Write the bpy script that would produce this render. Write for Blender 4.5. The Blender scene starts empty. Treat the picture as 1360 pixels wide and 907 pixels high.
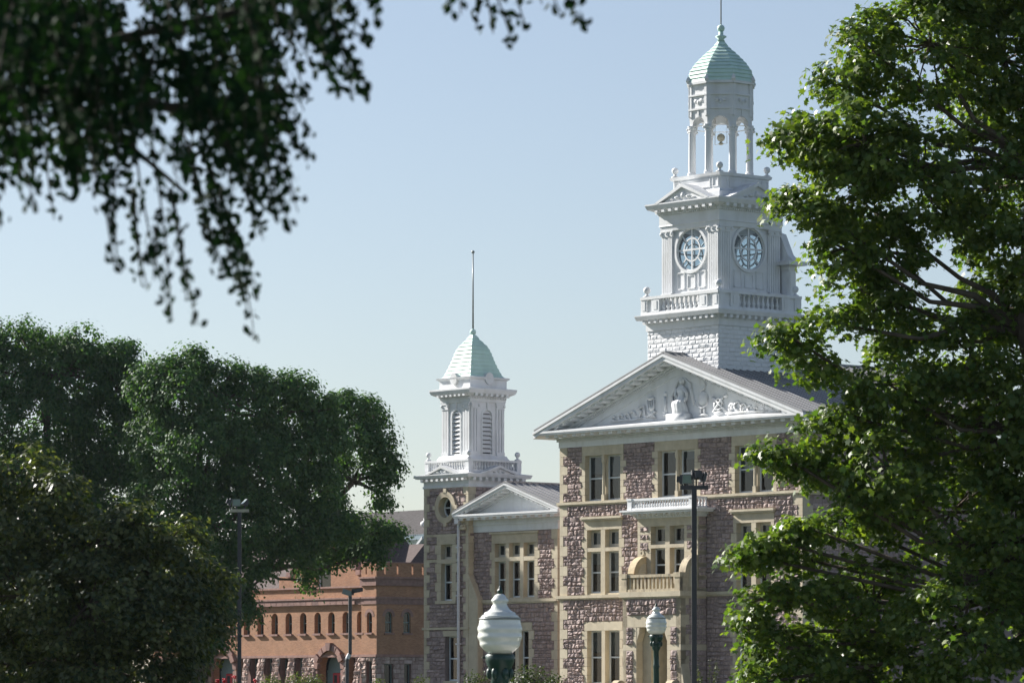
import bpy, bmesh, math, random
import numpy as np
from mathutils import Vector, Matrix
R = math.radians
random.seed(11); rng = np.random.default_rng(11)
S = bpy.context.scene
COL = S.collection

# ------------------------------------------------------------------ camera
EYE = 1.6
cd = bpy.data.cameras.new('camera'); cam = bpy.data.objects.new('camera', cd); COL.objects.link(cam)
cam.location = (0, 0, EYE); cam.rotation_euler = (R(90), 0, 0)
cd.sensor_width = 36; cd.lens = 36 * 5500 / 1360; cd.shift_y = 471.5 / 1360
cd.clip_start = .5; cd.clip_end = 20000
cd.dof.use_dof = True; cd.dof.focus_distance = 95; cd.dof.aperture_fstop = 7.5
S.camera = cam
# ------------------------------------------------------------------ light
SUN = Vector((-.838, .598, .585)).normalized()
W = bpy.data.worlds.new('World'); S.world = W; W.use_nodes = True
nt = W.node_tree; sky = nt.nodes.new('ShaderNodeTexSky'); sky.sky_type = 'NISHITA'
sky.sun_disc = False; sky.sun_elevation = math.asin(SUN.z)
sky.sun_rotation = math.atan2(SUN.x, SUN.y)
sky.altitude = 350; sky.air_density = 1.0; sky.dust_density = .8; sky.ozone_density = 1.9
bg = nt.nodes['Background']; bg.inputs[1].default_value = .054
hsv = nt.nodes.new('ShaderNodeHueSaturation'); hsv.inputs['Saturation'].default_value = .80
nt.links.new(sky.outputs[0], hsv.inputs['Color']); wb = nt.nodes.new('ShaderNodeVectorMath'); wb.operation = 'MULTIPLY'; wb.inputs[1].default_value = (.965, .955, .985)
nt.links.new(hsv.outputs[0], wb.inputs[0]); nt.links.new(wb.outputs[0], bg.inputs[0])
sl = bpy.data.lights.new('sun', 'SUN'); sl.energy = 5.0; sl.angle = R(.53); sl.color = (1, .95, .88)
so = bpy.data.objects.new('sun', sl); COL.objects.link(so); so.rotation_euler = SUN.to_track_quat('Z', 'Y').to_euler()
so.location = (-40, 30, 60)
S.view_settings.view_transform = 'Standard'; S.view_settings.look = 'None'
S.view_settings.exposure = 1.14; S.view_settings.gamma = 1
S.render.engine = 'CYCLES'
S.cycles.max_bounces = 6; S.cycles.transparent_max_bounces = 12

# ------------------------------------------------------------------ materials
def mat(name, col, rough=.8, var=.12, scale=6, bump=0, bscale=30, tint=0, metal=0, spec=.3, tintcol=None, dirt=None):
    m = bpy.data.materials.new(name); m.use_nodes = True
    t = m.node_tree; b = t.nodes['Principled BSDF']
    b.inputs['Roughness'].default_value = rough; b.inputs['Metallic'].default_value = metal
    b.inputs['Specular IOR Level'].default_value = spec
    tc = t.nodes.new('ShaderNodeTexCoord')
    n = t.nodes.new('ShaderNodeTexNoise'); n.inputs['Scale'].default_value = scale; n.inputs['Detail'].default_value = 6
    t.links.new(tc.outputs['Object'], n.inputs['Vector'])
    mr = t.nodes.new('ShaderNodeMapRange'); mr.inputs[1].default_value = .3; mr.inputs[2].default_value = .7
    mr.inputs[3].default_value = 1 - var; mr.inputs[4].default_value = 1 + var
    t.links.new(n.outputs['Fac'], mr.inputs[0])
    src = None
    base = t.nodes.new('ShaderNodeRGB'); base.outputs[0].default_value = (*col, 1); src = base.outputs[0]
    if tint:
        at = t.nodes.new('ShaderNodeAttribute'); at.attribute_name = 'tint'
        mx = t.nodes.new('ShaderNodeMix'); mx.data_type = 'RGBA'
        t.links.new(at.outputs['Fac'], mx.inputs[0]); t.links.new(src, mx.inputs[6])
        mx.inputs[7].default_value = (*(tintcol or [c * .5 for c in col]), 1); src = mx.outputs[2]
    if dirt:
        n2 = t.nodes.new('ShaderNodeTexNoise'); n2.inputs['Scale'].default_value = dirt[1]; n2.inputs['Detail'].default_value = 8
        mp = t.nodes.new('ShaderNodeMapping'); mp.inputs['Scale'].default_value = (1, 1, .25)
        t.links.new(tc.outputs['Object'], mp.inputs[0]); t.links.new(mp.outputs[0], n2.inputs['Vector'])
        r2 = t.nodes.new('ShaderNodeMapRange'); r2.inputs[1].default_value = .5; r2.inputs[2].default_value = .72; r2.inputs[4].default_value = dirt[2]
        t.links.new(n2.outputs['Fac'], r2.inputs[0])
        m3 = t.nodes.new('ShaderNodeMix'); m3.data_type = 'RGBA'; t.links.new(r2.outputs[0], m3.inputs[0])
        t.links.new(src, m3.inputs[6]); m3.inputs[7].default_value = (*dirt[0], 1); src = m3.outputs[2]
    vm = t.nodes.new('ShaderNodeVectorMath'); vm.operation = 'SCALE'
    t.links.new(src, vm.inputs[0]); t.links.new(mr.outputs[0], vm.inputs['Scale'])
    t.links.new(vm.outputs[0], b.inputs['Base Color'])
    if bump:
        nb = t.nodes.new('ShaderNodeTexNoise'); nb.inputs['Scale'].default_value = bscale; nb.inputs['Detail'].default_value = 4
        t.links.new(tc.outputs['Object'], nb.inputs['Vector'])
        bp = t.nodes.new('ShaderNodeBump'); bp.inputs['Strength'].default_value = bump; bp.inputs['Distance'].default_value = .03
        t.links.new(nb.outputs['Fac'], bp.inputs['Height']); t.links.new(bp.outputs[0], b.inputs['Normal'])
    return m

def brick_mat(name, c1, c2, mortar, bw=.21, bh=.075, ms=.008):
    m = mat(name, c1, .85, .12, 1.2, 0); t = m.node_tree; b = t.nodes['Principled BSDF']
    tc = t.nodes.new('ShaderNodeTexCoord'); sx = t.nodes.new('ShaderNodeSeparateXYZ'); t.links.new(tc.outputs['Object'], sx.inputs[0])
    ad = t.nodes.new('ShaderNodeMath'); t.links.new(sx.outputs[0], ad.inputs[0]); t.links.new(sx.outputs[1], ad.inputs[1])
    cb = t.nodes.new('ShaderNodeCombineXYZ'); t.links.new(ad.outputs[0], cb.inputs[0]); t.links.new(sx.outputs[2], cb.inputs[1])
    br = t.nodes.new('ShaderNodeTexBrick'); t.links.new(cb.outputs[0], br.inputs[0])
    br.inputs['Color1'].default_value = (*c1, 1); br.inputs['Color2'].default_value = (*c2, 1); br.inputs['Mortar'].default_value = (*mortar, 1)
    br.inputs['Scale'].default_value = 1; br.inputs['Brick Width'].default_value = bw; br.inputs['Row Height'].default_value = bh; br.inputs['Mortar Size'].default_value = ms
    vm = [n for n in t.nodes if n.type == 'VECT_MATH'][0]; t.links.new(br.outputs['Color'], vm.inputs[0])
    return m

M = {}
M['quartz'] = mat('rock faced pink quartzite', (.42, .33, .305), .85, .22, 9, .8, 24, 1, tintcol=(.29, .232, .225))
M['quartzdark'] = mat('mortar and backing', (.27, .215, .2), .9, .15, 5)
M['lime'] = mat('buff limestone', (.55, .49, .37), .8, .09, 3, .15, 30, tint=1, tintcol=(.50, .435, .32), dirt=((.30, .24, .16), 1.6, .35))
M['limerust'] = mat('stained limestone', (.52, .43, .28), .85, .15, 5, .2, 30, dirt=((.42, .20, .06), 2.2, .95))
M['limegrime'] = mat('weathered limestone', (.48, .41, .29), .85, .15, 5, .2, 30, dirt=((.13, .11, .09), 4.2, 1.2))
M['white'] = mat('white paint', (.71, .725, .74), .55, .06, 1.5, 0, dirt=((.55, .55, .53), 2.2, .5))
M['whiterock'] = mat('white painted rock faced block', (.72, .735, .75), .6, .04, 2, .2, 25)
M['mint'] = mat('pale green shingles', (.53, .71, .645), .55, .07, 2.2, dirt=((.43, .60, .55), 2, .7))
M['metal'] = mat('standing seam metal', (.30, .30, .305), .42, .08, .8, metal=.35, spec=.5, dirt=((.24, .235, .23), .7, .6))
M['sash'] = mat('window sash paint', (.62, .66, .68), .5, .04)
M['buffwood'] = mat('buff sash paint', (.50, .47, .40), .6, .05)
M['dark'] = mat('dark interior', (.035, .037, .04), .9, .1)  # near-black colour stands in for the shade of unlit interiors
M['shadelining'] = mat('dark grey interior shade', (.07, .085, .10), .8, .1)  # dimness inside the clock stage, put into the colour
M['blind'] = mat('window blind', (.33, .40, .40), .8, .06, 3)
M['curtain'] = mat('curtain', (.45, .42, .33), .9, .12, 9)
M['louver'] = mat('louver paint', (.72, .73, .74), .6, .03)
M['brick'] = brick_mat('orange brick', (.42, .21, .115), (.32, .155, .085), (.35, .23, .16))
M['brownstone'] = mat('brownstone', (.34, .20, .165), .85, .2, 3, .4, 12, 1, tintcol=(.22, .135, .12))
M['paleroughstone'] = mat('pale rough brownstone', (.52, .40, .35), .85, .2, 4, .4, 12, 1, tintcol=(.34, .24, .21))
M['reddoor'] = mat('red door paint', (.45, .035, .045), .5, .06)
M['greentrim'] = mat('grey green trim', (.17, .23, .23), .6, .08)
M['shingle'] = mat('grey asphalt shingles', (.085, .08, .08), .95, .2, 4, spec=.1)
M['shinglebrown'] = mat('brown shingles', (.10, .075, .07), .9, .25, 5)
M['greenshake'] = brick_mat('pale green wall shingles', (.36, .42, .39), (.33, .39, .37), (.21, .26, .25), .9, .28, .022)
M['bluetrim'] = mat('blue grey trim', (.20, .27, .31), .6, .06)
M['greeniron'] = mat('dark green cast iron', (.012, .045, .036), .38, .15, 5, spec=.5)
M['bronze'] = mat('dark bronze pole paint', (.035, .036, .042), .4, .15, 3, spec=.5)
M['fixture'] = mat('fixture grey', (.22, .24, .23), .35, .05, spec=.5)
M['lenspane'] = mat('floodlight glass', (.25, .33, .30), .15, .05, spec=.7)
M['spout'] = mat('white downspout paint', (.62, .63, .66), .5, .05)
M['asphalt'] = mat('asphalt', (.05, .05, .05), .9, .2, 3)
M['concrete'] = mat('concrete path', (.38, .36, .33), .9, .12, 2)
M['grass'] = mat('lawn', (.030, .048, .018), .9, .35, .8, .6, 20)
M['bark'] = mat('bark', (.10, .08, .06), .95, .3, 4, 1, 14)
M['twigbark'] = mat('dark twig bark', (.03, .028, .02), .95, .2, 9)
M['redpetal'] = mat('red petals', (.55, .02, .03), .6, .2, 9)
M['rust'] = mat('rust', (.3, .12, .05), .9, .3, 9)

def glass(tint=(.30, .34, .37, 1), nm='window glass'):
    m = bpy.data.materials.new(nm); m.use_nodes = True; t = m.node_tree
    for n in list(t.nodes): t.nodes.remove(n)
    o = t.nodes.new('ShaderNodeOutputMaterial'); tr = t.nodes.new('ShaderNodeBsdfTransparent'); tr.inputs[0].default_value = tint
    g = t.nodes.new('ShaderNodeBsdfGlossy'); g.inputs['Roughness'].default_value = .03; g.inputs[0].default_value = (.9, .95, 1, 1)
    lw = t.nodes.new('ShaderNodeLayerWeight'); lw.inputs[0].default_value = .5
    pw = t.nodes.new('ShaderNodeMath'); pw.operation = 'POWER'; pw.inputs[1].default_value = 4; t.links.new(lw.outputs['Facing'], pw.inputs[0])
    f = t.nodes.new('ShaderNodeMath'); f.operation = 'MULTIPLY_ADD'; f.inputs[1].default_value = .8; f.inputs[2].default_value = .05; t.links.new(pw.outputs[0], f.inputs[0])
    mx = t.nodes.new('ShaderNodeMixShader'); t.links.new(f.outputs[0], mx.inputs[0]); t.links.new(tr.outputs[0], mx.inputs[1]); t.links.new(g.outputs[0], mx.inputs[2])
    t.links.new(mx.outputs[0], o.inputs[0]); return m
M['glass'] = glass(); M['clearglass'] = glass((.66, .74, .78, 1), 'clear glass')

def leafmat(name, c1, c2, trans=.45, rough=.38, spec=.5):
    m = bpy.data.materials.new(name); m.use_nodes = True; t = m.node_tree
    b = t.nodes['Principled BSDF']; b.inputs['Roughness'].default_value = rough; b.inputs['Specular IOR Level'].default_value = spec
    at = t.nodes.new('ShaderNodeAttribute'); at.attribute_name = 'tint'
    mx = t.nodes.new('ShaderNodeMix'); mx.data_type = 'RGBA'; t.links.new(at.outputs['Fac'], mx.inputs[0])
    mx.inputs[6].default_value = (*c1, 1); mx.inputs[7].default_value = (*c2, 1)
    t.links.new(mx.outputs[2], b.inputs['Base Color'])
    tl = t.nodes.new('ShaderNodeBsdfTranslucent')
    hs = t.nodes.new('ShaderNodeVectorMath'); hs.operation = 'MULTIPLY'; hs.inputs[1].default_value = (1.6, 1.7, .5)
    t.links.new(mx.outputs[2], hs.inputs[0]); t.links.new(hs.outputs[0], tl.inputs[0])
    ms = t.nodes.new('ShaderNodeMixShader'); ms.inputs[0].default_value = trans
    t.links.new(b.outputs[0], ms.inputs[1]); t.links.new(tl.outputs[0], ms.inputs[2])
    t.links.new(ms.outputs[0], t.nodes['Material Output'].inputs[0]); return m
M['maple'] = leafmat('maple leaves', (.055, .11, .026), (.155, .205, .04), .42, .45, .4)
M['darkleaf'] = leafmat('dusky leaves', (.026, .052, .022), (.15, .165, .06), .3, .5, .4)
M['farleaf'] = leafmat('ash leaves', (.038, .095, .045), (.085, .155, .05), .35, .6, .2)
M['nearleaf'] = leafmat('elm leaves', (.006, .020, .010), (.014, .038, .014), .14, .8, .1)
M['shrub'] = leafmat('shrub leaves', (.06, .09, .025), (.12, .14, .04), .35, .5, .4)
M['shrubdark'] = leafmat('dark shrub leaves', (.03, .05, .018), (.06, .085, .03), .3, .5, .4)

# ------------------------------------------------------------------ mesh builder
def F(v): return lambda s, z, d: (s, v - d, z)
def Rt(u): return lambda s, z, d: (u + d, s, z)
def Lf(u): return lambda s, z, d: (u - d, s, z)
def Bk(v): return lambda s, z, d: (s, v + d, z)
def ID(s, z, d): return (s, -d, z)

class MB:
    def __init__(s): s.v = []; s.f = []; s.t = []
    def add(s, vs, fs, tint=0.):
        o = len(s.v); s.v += [tuple(p) for p in vs]
        for f in fs: s.f.append([i + o for i in f]); s.t.append(tint)
        return s
    def box(s, m, s0, s1, z0, z1, d0, d1, tint=0.):
        p = [m(a, b, c) for c in (d0, d1) for b in (z0, z1) for a in (s0, s1)]
        return s.add(p, [(0, 1, 3, 2), (4, 6, 7, 5), (0, 4, 5, 1), (2, 3, 7, 6), (0, 2, 6, 4), (1, 5, 7, 3)], tint)
    def prism(s, m, poly, d0, d1, tint=0.):
        n = len(poly); p = [m(a, b, d0) for a, b in poly] + [m(a, b, d1) for a, b in poly]
        return s.add(p, [tuple(range(n))[::-1], tuple(range(n, 2 * n))] + [(i, (i + 1) % n, n + (i + 1) % n, n + i) for i in range(n)], tint)
    def quad(s, pts, tint=0.): return s.add(pts, [tuple(range(len(pts)))], tint)
    def loft(s, c, prof, n, rot=0., cap=True, apo=False, tint=0.):
        k = 1 / math.cos(math.pi / n) if apo else 1
        vs = []; fs = []
        for r, z in prof:
            for i in range(n):
                a = rot + 2 * math.pi * (i + .5) / n if apo else rot + 2 * math.pi * i / n
                vs.append((c[0] + r * k * math.cos(a), c[1] + r * k * math.sin(a), c[2] + z))
        for j in range(len(prof) - 1):
            for i in range(n): fs.append((j * n + i, j * n + (i + 1) % n, (j + 1) * n + (i + 1) % n, (j + 1) * n + i))
        if cap: fs += [tuple(range(n))[::-1], tuple(range((len(prof) - 1) * n, len(prof) * n))]
        return s.add(vs, fs, tint)
    def tube(s, pts, rad, n=6, tint=0.):
        pts = [Vector(p) for p in pts]; vs = []; fs = []
        if not hasattr(rad, '__len__'): rad = [rad] * len(pts)
        for i, p in enumerate(pts):
            t = (pts[min(i + 1, len(pts) - 1)] - pts[max(i - 1, 0)]).normalized()
            a = t.cross(Vector((0, 0, 1)) if abs(t.z) < .9 else Vector((1, 0, 0))).normalized(); b = t.cross(a)
            for k in range(n):
                w = 2 * math.pi * k / n; vs.append(p + (a * math.cos(w) + b * math.sin(w)) * rad[i])
        for j in range(len(pts) - 1):
            for k in range(n): fs.append((j * n + k, j * n + (k + 1) % n, (j + 1) * n + (k + 1) % n, (j + 1) * n + k))
        fs += [tuple(range(n))[::-1], tuple(range((len(pts) - 1) * n, len(pts) * n))]
        return s.add(vs, fs, tint)
    def ell(s, c, r, n=12, h=8, tint=0.):
        if not hasattr(r, '__len__'): r = (r, r, r)
        vs = [(c[0], c[1], c[2] - r[2])]; fs = []
        for j in range(1, h):
            a = -math.pi / 2 + math.pi * j / h
            for i in range(n):
                w = 2 * math.pi * i / n; vs.append((c[0] + r[0] * math.cos(a) * math.cos(w), c[1] + r[1] * math.cos(a) * math.sin(w), c[2] + r[2] * math.sin(a)))
        vs.append((c[0], c[1], c[2] + r[2])); L = len(vs) - 1
        for i in range(n): fs.append((0, 1 + (i + 1) % n, 1 + i)); fs.append((L, L - n + i, L - n + (i + 1) % n))
        for j in range(h - 2):
            for i in range(n): fs.append((1 + j * n + i, 1 + j * n + (i + 1) % n, 1 + (j + 1) * n + (i + 1) % n, 1 + (j + 1) * n + i))
        return s.add(vs, fs, tint)
    def plate(s, m, rect, c, rad, d0, d1, n=40, extra=(), tint=0.):
        s0, s1, z0, z1 = rect; cs, cz = c
        A = sorted(set([round(2 * math.pi * i / n, 5) for i in range(n)] + [round(math.atan2(z - cz, x - cs) % (2 * math.pi), 5) for x in (s0, s1) for z in (z0, z1)] + [round(a % (2 * math.pi), 5) for a in extra]))
        vs = []
        for a in A:
            ca, sa = math.cos(a), math.sin(a); tt = []
            if ca > 1e-6: tt.append((s1 - cs) / ca)
            if ca < -1e-6: tt.append((s0 - cs) / ca)
            if sa > 1e-6: tt.append((z1 - cz) / sa)
            if sa < -1e-6: tt.append((z0 - cz) / sa)
            to = min(tt); ti = min(rad(a), to)
            for d in (d0, d1):
                vs.append(m(cs + ca * to, cz + sa * to, d)); vs.append(m(cs + ca * ti, cz + sa * ti, d))
        k = len(A); fs = []
        for i in range(k):
            a, b = 4 * i, 4 * ((i + 1) % k)
            fs += [(a, b, b + 1, a + 1), (a + 2, a + 3, b + 3, b + 2), (a + 1, b + 1, b + 3, a + 3), (a, a + 2, b + 2, b)]
        return s.add(vs, fs, tint)
    def build(s, name, material, parent=None, smooth=False, recalc=True):
        me = bpy.data.meshes.new(name); me.from_pydata(s.v, [], s.f)
        at = me.attributes.new('tint', 'FLOAT', 'FACE'); at.data.foreach_set('value', s.t)
        if recalc:
            bm = bmesh.new(); bm.from_mesh(me); bmesh.ops.recalc_face_normals(bm, faces=bm.faces); bm.to_mesh(me); bm.free()
        if smooth: me.polygons.foreach_set('use_smooth', [True] * len(me.polygons))
        me.materials.append(M[material] if isinstance(material, str) else material); me.update()
        o = bpy.data.objects.new(name, me); COL.objects.link(o); o.parent = parent; return o

def circ(r): return lambda a: r
def arch(r, dn):
    def f(a):
        if math.sin(a) >= -1e-6: return r
        ca, sa = abs(math.cos(a)), -math.sin(a)
        return min(r / ca if ca > 1e-6 else 1e9, dn / sa)
    return f
def archx(r, dn): return (-math.atan2(dn, r), math.pi + math.atan2(dn, r))

def empty(name, loc=(0, 0, 0), rz=0):
    o = bpy.data.objects.new(name, None); o.location = loc; o.rotation_euler = (0, 0, rz); o.empty_display_size = .5; COL.objects.link(o); return o
def tag(o, label=None, cat=None, group=None, kind=None):
    if label: o['label'] = label
    if cat: o['category'] = cat
    if group: o['group'] = group
    if kind: o['kind'] = kind
    return o

def subtract(rect, holes):
    s0, s1, z0, z1 = rect
    zs = sorted({z0, z1} | {z for h in holes for z in h[2:4] if z0 < z < z1})
    out = []
    for a, b in zip(zs, zs[1:]):
        cut = sorted([(h[0], h[1]) for h in holes if h[2] < b - 1e-6 and h[3] > a + 1e-6]); x = s0; row = []
        for p, q in cut:
            if p > x + 1e-6: row.append((x, min(p, s1)))
            x = max(x, q)
        if x < s1 - 1e-6: row.append((x, s1))
        for r in row:
            if r[1] - r[0] < .03: continue
            m = [o for o in out if abs(o[0] - r[0]) < 1e-6 and abs(o[1] - r[1]) < 1e-6 and abs(o[3] - a) < 1e-6]
            if m: out.remove(m[0]); out.append((r[0], r[1], m[0][2], b))
            else: out.append((r[0], r[1], a, b))
    return out
def cells(r, tw, th, out):
    s0, s1, z0, z1 = r; w, h = s1 - s0, z1 - z0
    if w > tw * 1.7 or (w > tw * 1.15 and w / h > 1.1 and random.random() < .75):
        if h > th * 1.7 and random.random() < .5 * (h / th) / (w / tw + h / th) + .15:
            c = z0 + h * random.uniform(.35, .65); cells((s0, s1, z0, c), tw, th, out); cells((s0, s1, c, z1), tw, th, out); return
        c = s0 + w * random.uniform(.35, .65); cells((s0, c, z0, z1), tw, th, out); cells((c, s1, z0, z1), tw, th, out); return
    if h > th * 1.5:
        c = z0 + h * random.uniform(.38, .62); cells((s0, s1, z0, c), tw, th, out); cells((s0, s1, c, z1), tw, th, out); return
    out.append(r)
def stones(mb, m, rects, tw=.32, th=.20, relief=.068, regular=False, gap=.010):
    for r in rects:
        cl = []
        if regular:
            z = r[2]; k = 0
            while z < r[3] - .02:
                zt = min(z + th, r[3]); x = r[0]; first = True
                while x < r[1] - .02:
                    wv = tw * (random.uniform(.9, 1.1) if not (first and k % 2) else .5); xe = min(x + wv, r[1])
                    if r[1] - xe < .12: xe = r[1]
                    cl.append((x, xe, z, zt)); x = xe; first = False
                z = zt; k += 1
        else:
            if r[3] - r[2] > .7 and r[1] - r[0] < (r[3] - r[2]):
                n = max(1, round((r[3] - r[2]) / .62)); hh = (r[3] - r[2]) / n
                for i in range(n): cells((r[0], r[1], r[2] + i * hh, r[2] + (i + 1) * hh), tw, th, cl)
            else: cells(r, tw, th, cl)
        for a, b, c, e in cl:
            a += gap; b -= gap; c += gap; e -= gap
            if b - a < .03 or e - c < .03: continue
            N, K = 5, 4; base = random.uniform(.35, 1) * relief; ts, tz = random.uniform(-.5, .5) * relief, random.uniform(-.5, .5) * relief
            vs = []; ri = min(.05, (b - a) * .2) / (b - a); rz = min(.04, (e - c) * .2) / (e - c)
            su = [0, ri, .5 + random.uniform(-.12, .12), 1 - ri, 1]; sz = [0, rz, 1 - rz, 1]
            for j in range(K):
                for i in range(N):
                    edge = i in (0, N - 1) or j in (0, K - 1)
                    d = 0 if edge else max(.008, base + ts * (su[i] - .5) * 2 + tz * (sz[j] - .5) * 2 + random.uniform(-.5, .5) * relief)
                    jx = 0 if edge else random.uniform(-.03, .03) * (b - a)
                    vs.append(m(a + su[i] * (b - a) + jx, c + sz[j] * (e - c), d))
            mb.add(vs, [(j * N + i, j * N + i + 1, (j + 1) * N + i + 1, (j + 1) * N + i) for j in range(K - 1) for i in range(N - 1)], random.random())

def blocks(mb, m, a, b, z0, z1, ch=.43, el=0., er=0., d1=.03, d0=-.40, ph=0, gap=.006):
    """stack of dressed blocks, every second one longer; returns the long tabs"""
    n = max(1, round((z1 - z0) / ch)); h = (z1 - z0) / n; tabs = []
    for k in range(n):
        lg = (k + ph) % 2; za, zb = z0 + k * h, z0 + (k + 1) * h
        L, Q = a - (el if lg else 0), b + (er if lg else 0)
        mb.box(m, L, Q, za + gap, zb - gap, d0, d1, random.random())
        if lg:
            if el: tabs.append((L, a, za, zb))
            if er: tabs.append((b, Q, za, zb))
    return tabs
def lintel(mb, m, a, b, z0, z1, n=2, d1=.032, d0=-.40):
    w = (b - a) / n
    for i in range(n): mb.box(m, a + i * w + .004, a + (i + 1) * w - .004, z0 + .004, z1 - .004, d0, d1, random.random())

def window(parent, m, a, b, z0, z1, rec=.25, rail=True, fw=.07, blind=0., curtain=False, frame='sash', shade=None, arched=False):
    """sash window in the opening a..b, z0..z1, glass set back by rec"""
    mb = MB(); d = -rec
    if arched:
        r = (b - a) / 2; cs = (a + b) / 2; cz = z1 - r
        mb.plate(m, (a + .002, b - .002, z0 + .002, z1 - .002), (cs, cz), arch(r - fw, cz - z0 - fw), d - .05, d, 24, archx(r - fw, cz - z0 - fw))
    else:
        mb.box(m, a, a + fw, z0, z1, d - .06, d).box(m, b - fw, b, z0, z1, d - .06, d)
        mb.box(m, a + fw, b - fw, z1 - fw, z1, d - .06, d).box(m, a + fw, b - fw, z0, z0 + fw * 1.3, d - .06, d)
    if rail:
        zm = (z0 + z1) / 2; mb.box(m, a + fw, b - fw, zm - .035, zm + .035, d - .055, d + .012)
    w = mb.build('window', frame, parent)
    MB().quad([m(a, z0, d - .04), m(b, z0, d - .04), m(b, z1, d - .04), m(a, z1, d - .04)]).build('pane', 'glass', w, recalc=False)
    if blind: MB().quad([m(a, z1 - (z1 - z0) * blind, d - .12), m(b, z1 - (z1 - z0) * blind, d - .12), m(b, z1, d - .12), m(a, z1, d - .12)]).build('blind', 'blind', w, recalc=False)
    if curtain:
        x = a + (b - a) * .42; c = MB()
        for i in range(4): c.box(m, x + i * .07, x + i * .07 + .06, z0, z0 + (z1 - z0) * .85, d - .2 - .02 * (i % 2), d - .17)
        c.build('curtain', 'curtain', w)
    return w

def ring(mb, m, cs, cz, r0, r1, d0, d1, n=40):
    vs = []
    for i in range(n):
        a = 2 * math.pi * i / n
        for r, d in ((r0, d0), (r0, d1), (r1, d1), (r1, d0)): vs.append(m(cs + r * math.cos(a), cz + r * math.sin(a), d))
    fs = []
    for i in range(n):
        j = (i + 1) % n
        for k in range(4): fs.append((4 * i + k, 4 * j + k, 4 * j + (k + 1) % 4, 4 * i + (k + 1) % 4))
    mb.add(vs, fs, random.random())

def sq_sides(cx, cy, h):
    return [(lambda s, z, d: (cx + s, cy - h - d, z)), (lambda s, z, d: (cx + h + d, cy + s, z)), (lambda s, z, d: (cx - s, cy + h + d, z)), (lambda s, z, d: (cx - h - d, cy - s, z))]
def oct_side(cx, cy, ap, i):
    a = -math.pi / 2 + i * math.pi / 4; n = (math.cos(a), math.sin(a)); t = (-n[1], n[0])
    return lambda s, z, d: (cx + n[0] * (ap + d) + t[0] * s, cy + n[1] * (ap + d) + t[1] * s, z)
def sqloft(mb, cx, cy, prof): mb.loft((cx, cy, 0), prof, 4, 0, True, True)   # prof: (half side, z)
def baluster(mb, m, s, z0, z1, r=.07, d=0.):
    h = z1 - z0; c = m(s, 0, d)
    mb.loft((c[0], c[1], z0), [(r, 0), (r, .08 * h), (r * .6, .12 * h), (r * 1.05, .32 * h), (r * .5, .62 * h), (r * .55, .85 * h), (r * .9, .9 * h), (r * .9, h)], 8)
def ballfin(parent, c, r, mat_='white'):
    MB().loft(c, [(r * 1.1, 0), (r * 1.1, .05), (r * .45, .1), (r * .4, .18)], 10).ell((c[0], c[1], c[2] + .16 + r), r, 14, 10).build('ball_finial', mat_, parent, True)

# ------------------------------------------------------------------ terrain
def gz(x, y):
    t = lambda a, b, q: max(0, min(1, (q - a) / (b - a))) ** 2 * (3 - 2 * max(0, min(1, (q - a) / (b - a))))
    return -.7 * t(5, 40, y) + 1.0 * t(45, 100, y) + .4 * t(100, 180, y)
xs = [-6000, -1500, -400] + list(range(-150, 151, 10)) + [400, 1500, 6000]
ys = [-3000, -300, -60, -10] + list(range(0, 361, 8)) + [600, 1500, 9000]
g = MB(); g.add([(x, y, gz(x, y) - .02) for y in ys for x in xs], [(j * len(xs) + i, j * len(xs) + i + 1, (j + 1) * len(xs) + i + 1, (j + 1) * len(xs) + i) for j in range(len(ys) - 1) for i in range(len(xs) - 1)])
tag(g.build('lawn', 'grass', smooth=True), kind='structure')
def strip(name, pts, w, m_, dz):
    mb = MB(); P = [Vector(p) for p in pts]; Q = []
    for a, b in zip(P, P[1:]):
        n = max(1, int((b - a).length / 4))
        for i in range(n): Q.append(a.lerp(b, i / n))
    Q.append(P[-1]); vs = []
    for i, p in enumerate(Q):
        t = (Q[min(i + 1, len(Q) - 1)] - Q[max(i - 1, 0)]).normalized(); nn = Vector((-t.y, t.x))
        for s_ in (-1, 1): q = p + nn * s_ * w / 2; vs.append((q.x, q.y, gz(q.x, q.y) + dz))
    mb.add(vs, [(2 * i, 2 * i + 1, 2 * i + 3, 2 * i + 2) for i in range(len(Q) - 1)])
    return tag(mb.build(name, m_), kind='structure')
strip('path', [(1.2, 8), (1.6, 60), (4.2, 120), (2, 178)], 2.6, 'concrete', .01)
strip('sidewalk', [(-60, 262), (-20, 232), (14, 176), (60, 140)], 2.4, 'concrete', .02)

# ------------------------------------------------------------------ university hall
AX, AY = 64 / 5500 * 196, 196.
TH = R(40.5 - 90)
HU = empty('university_hall', (AX, AY, gz(0, 200)), TH)
tag(HU, 'long pink stone university hall with white pediments, louvered turret and tall white clock tower', 'building')
H0 = empty('_', (0, 0, 0)); bpy.data.objects.remove(H0)
ZO = gz(0, 200)     # local z = world z - ZO; keep world heights by shifting children
class Shift:        # all hall parts are written in heights above the camera's foot level
    pass
HALLPARTS_Z = -ZO
def hp(o): return o

def ashlar_front(mbS, mbC, m, strips, top, bot):
    pass

# --- pavilion
UC = 8.14; W1 = 16.35
m0 = F(0.)
stone, core, lime = MB(), MB(), MB()
G1 = [(3.04,), (8.10,), (13.24,)]
Z3a, Z3b, ZF = 10.77, 12.9, 13.35
allholes = []
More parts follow.
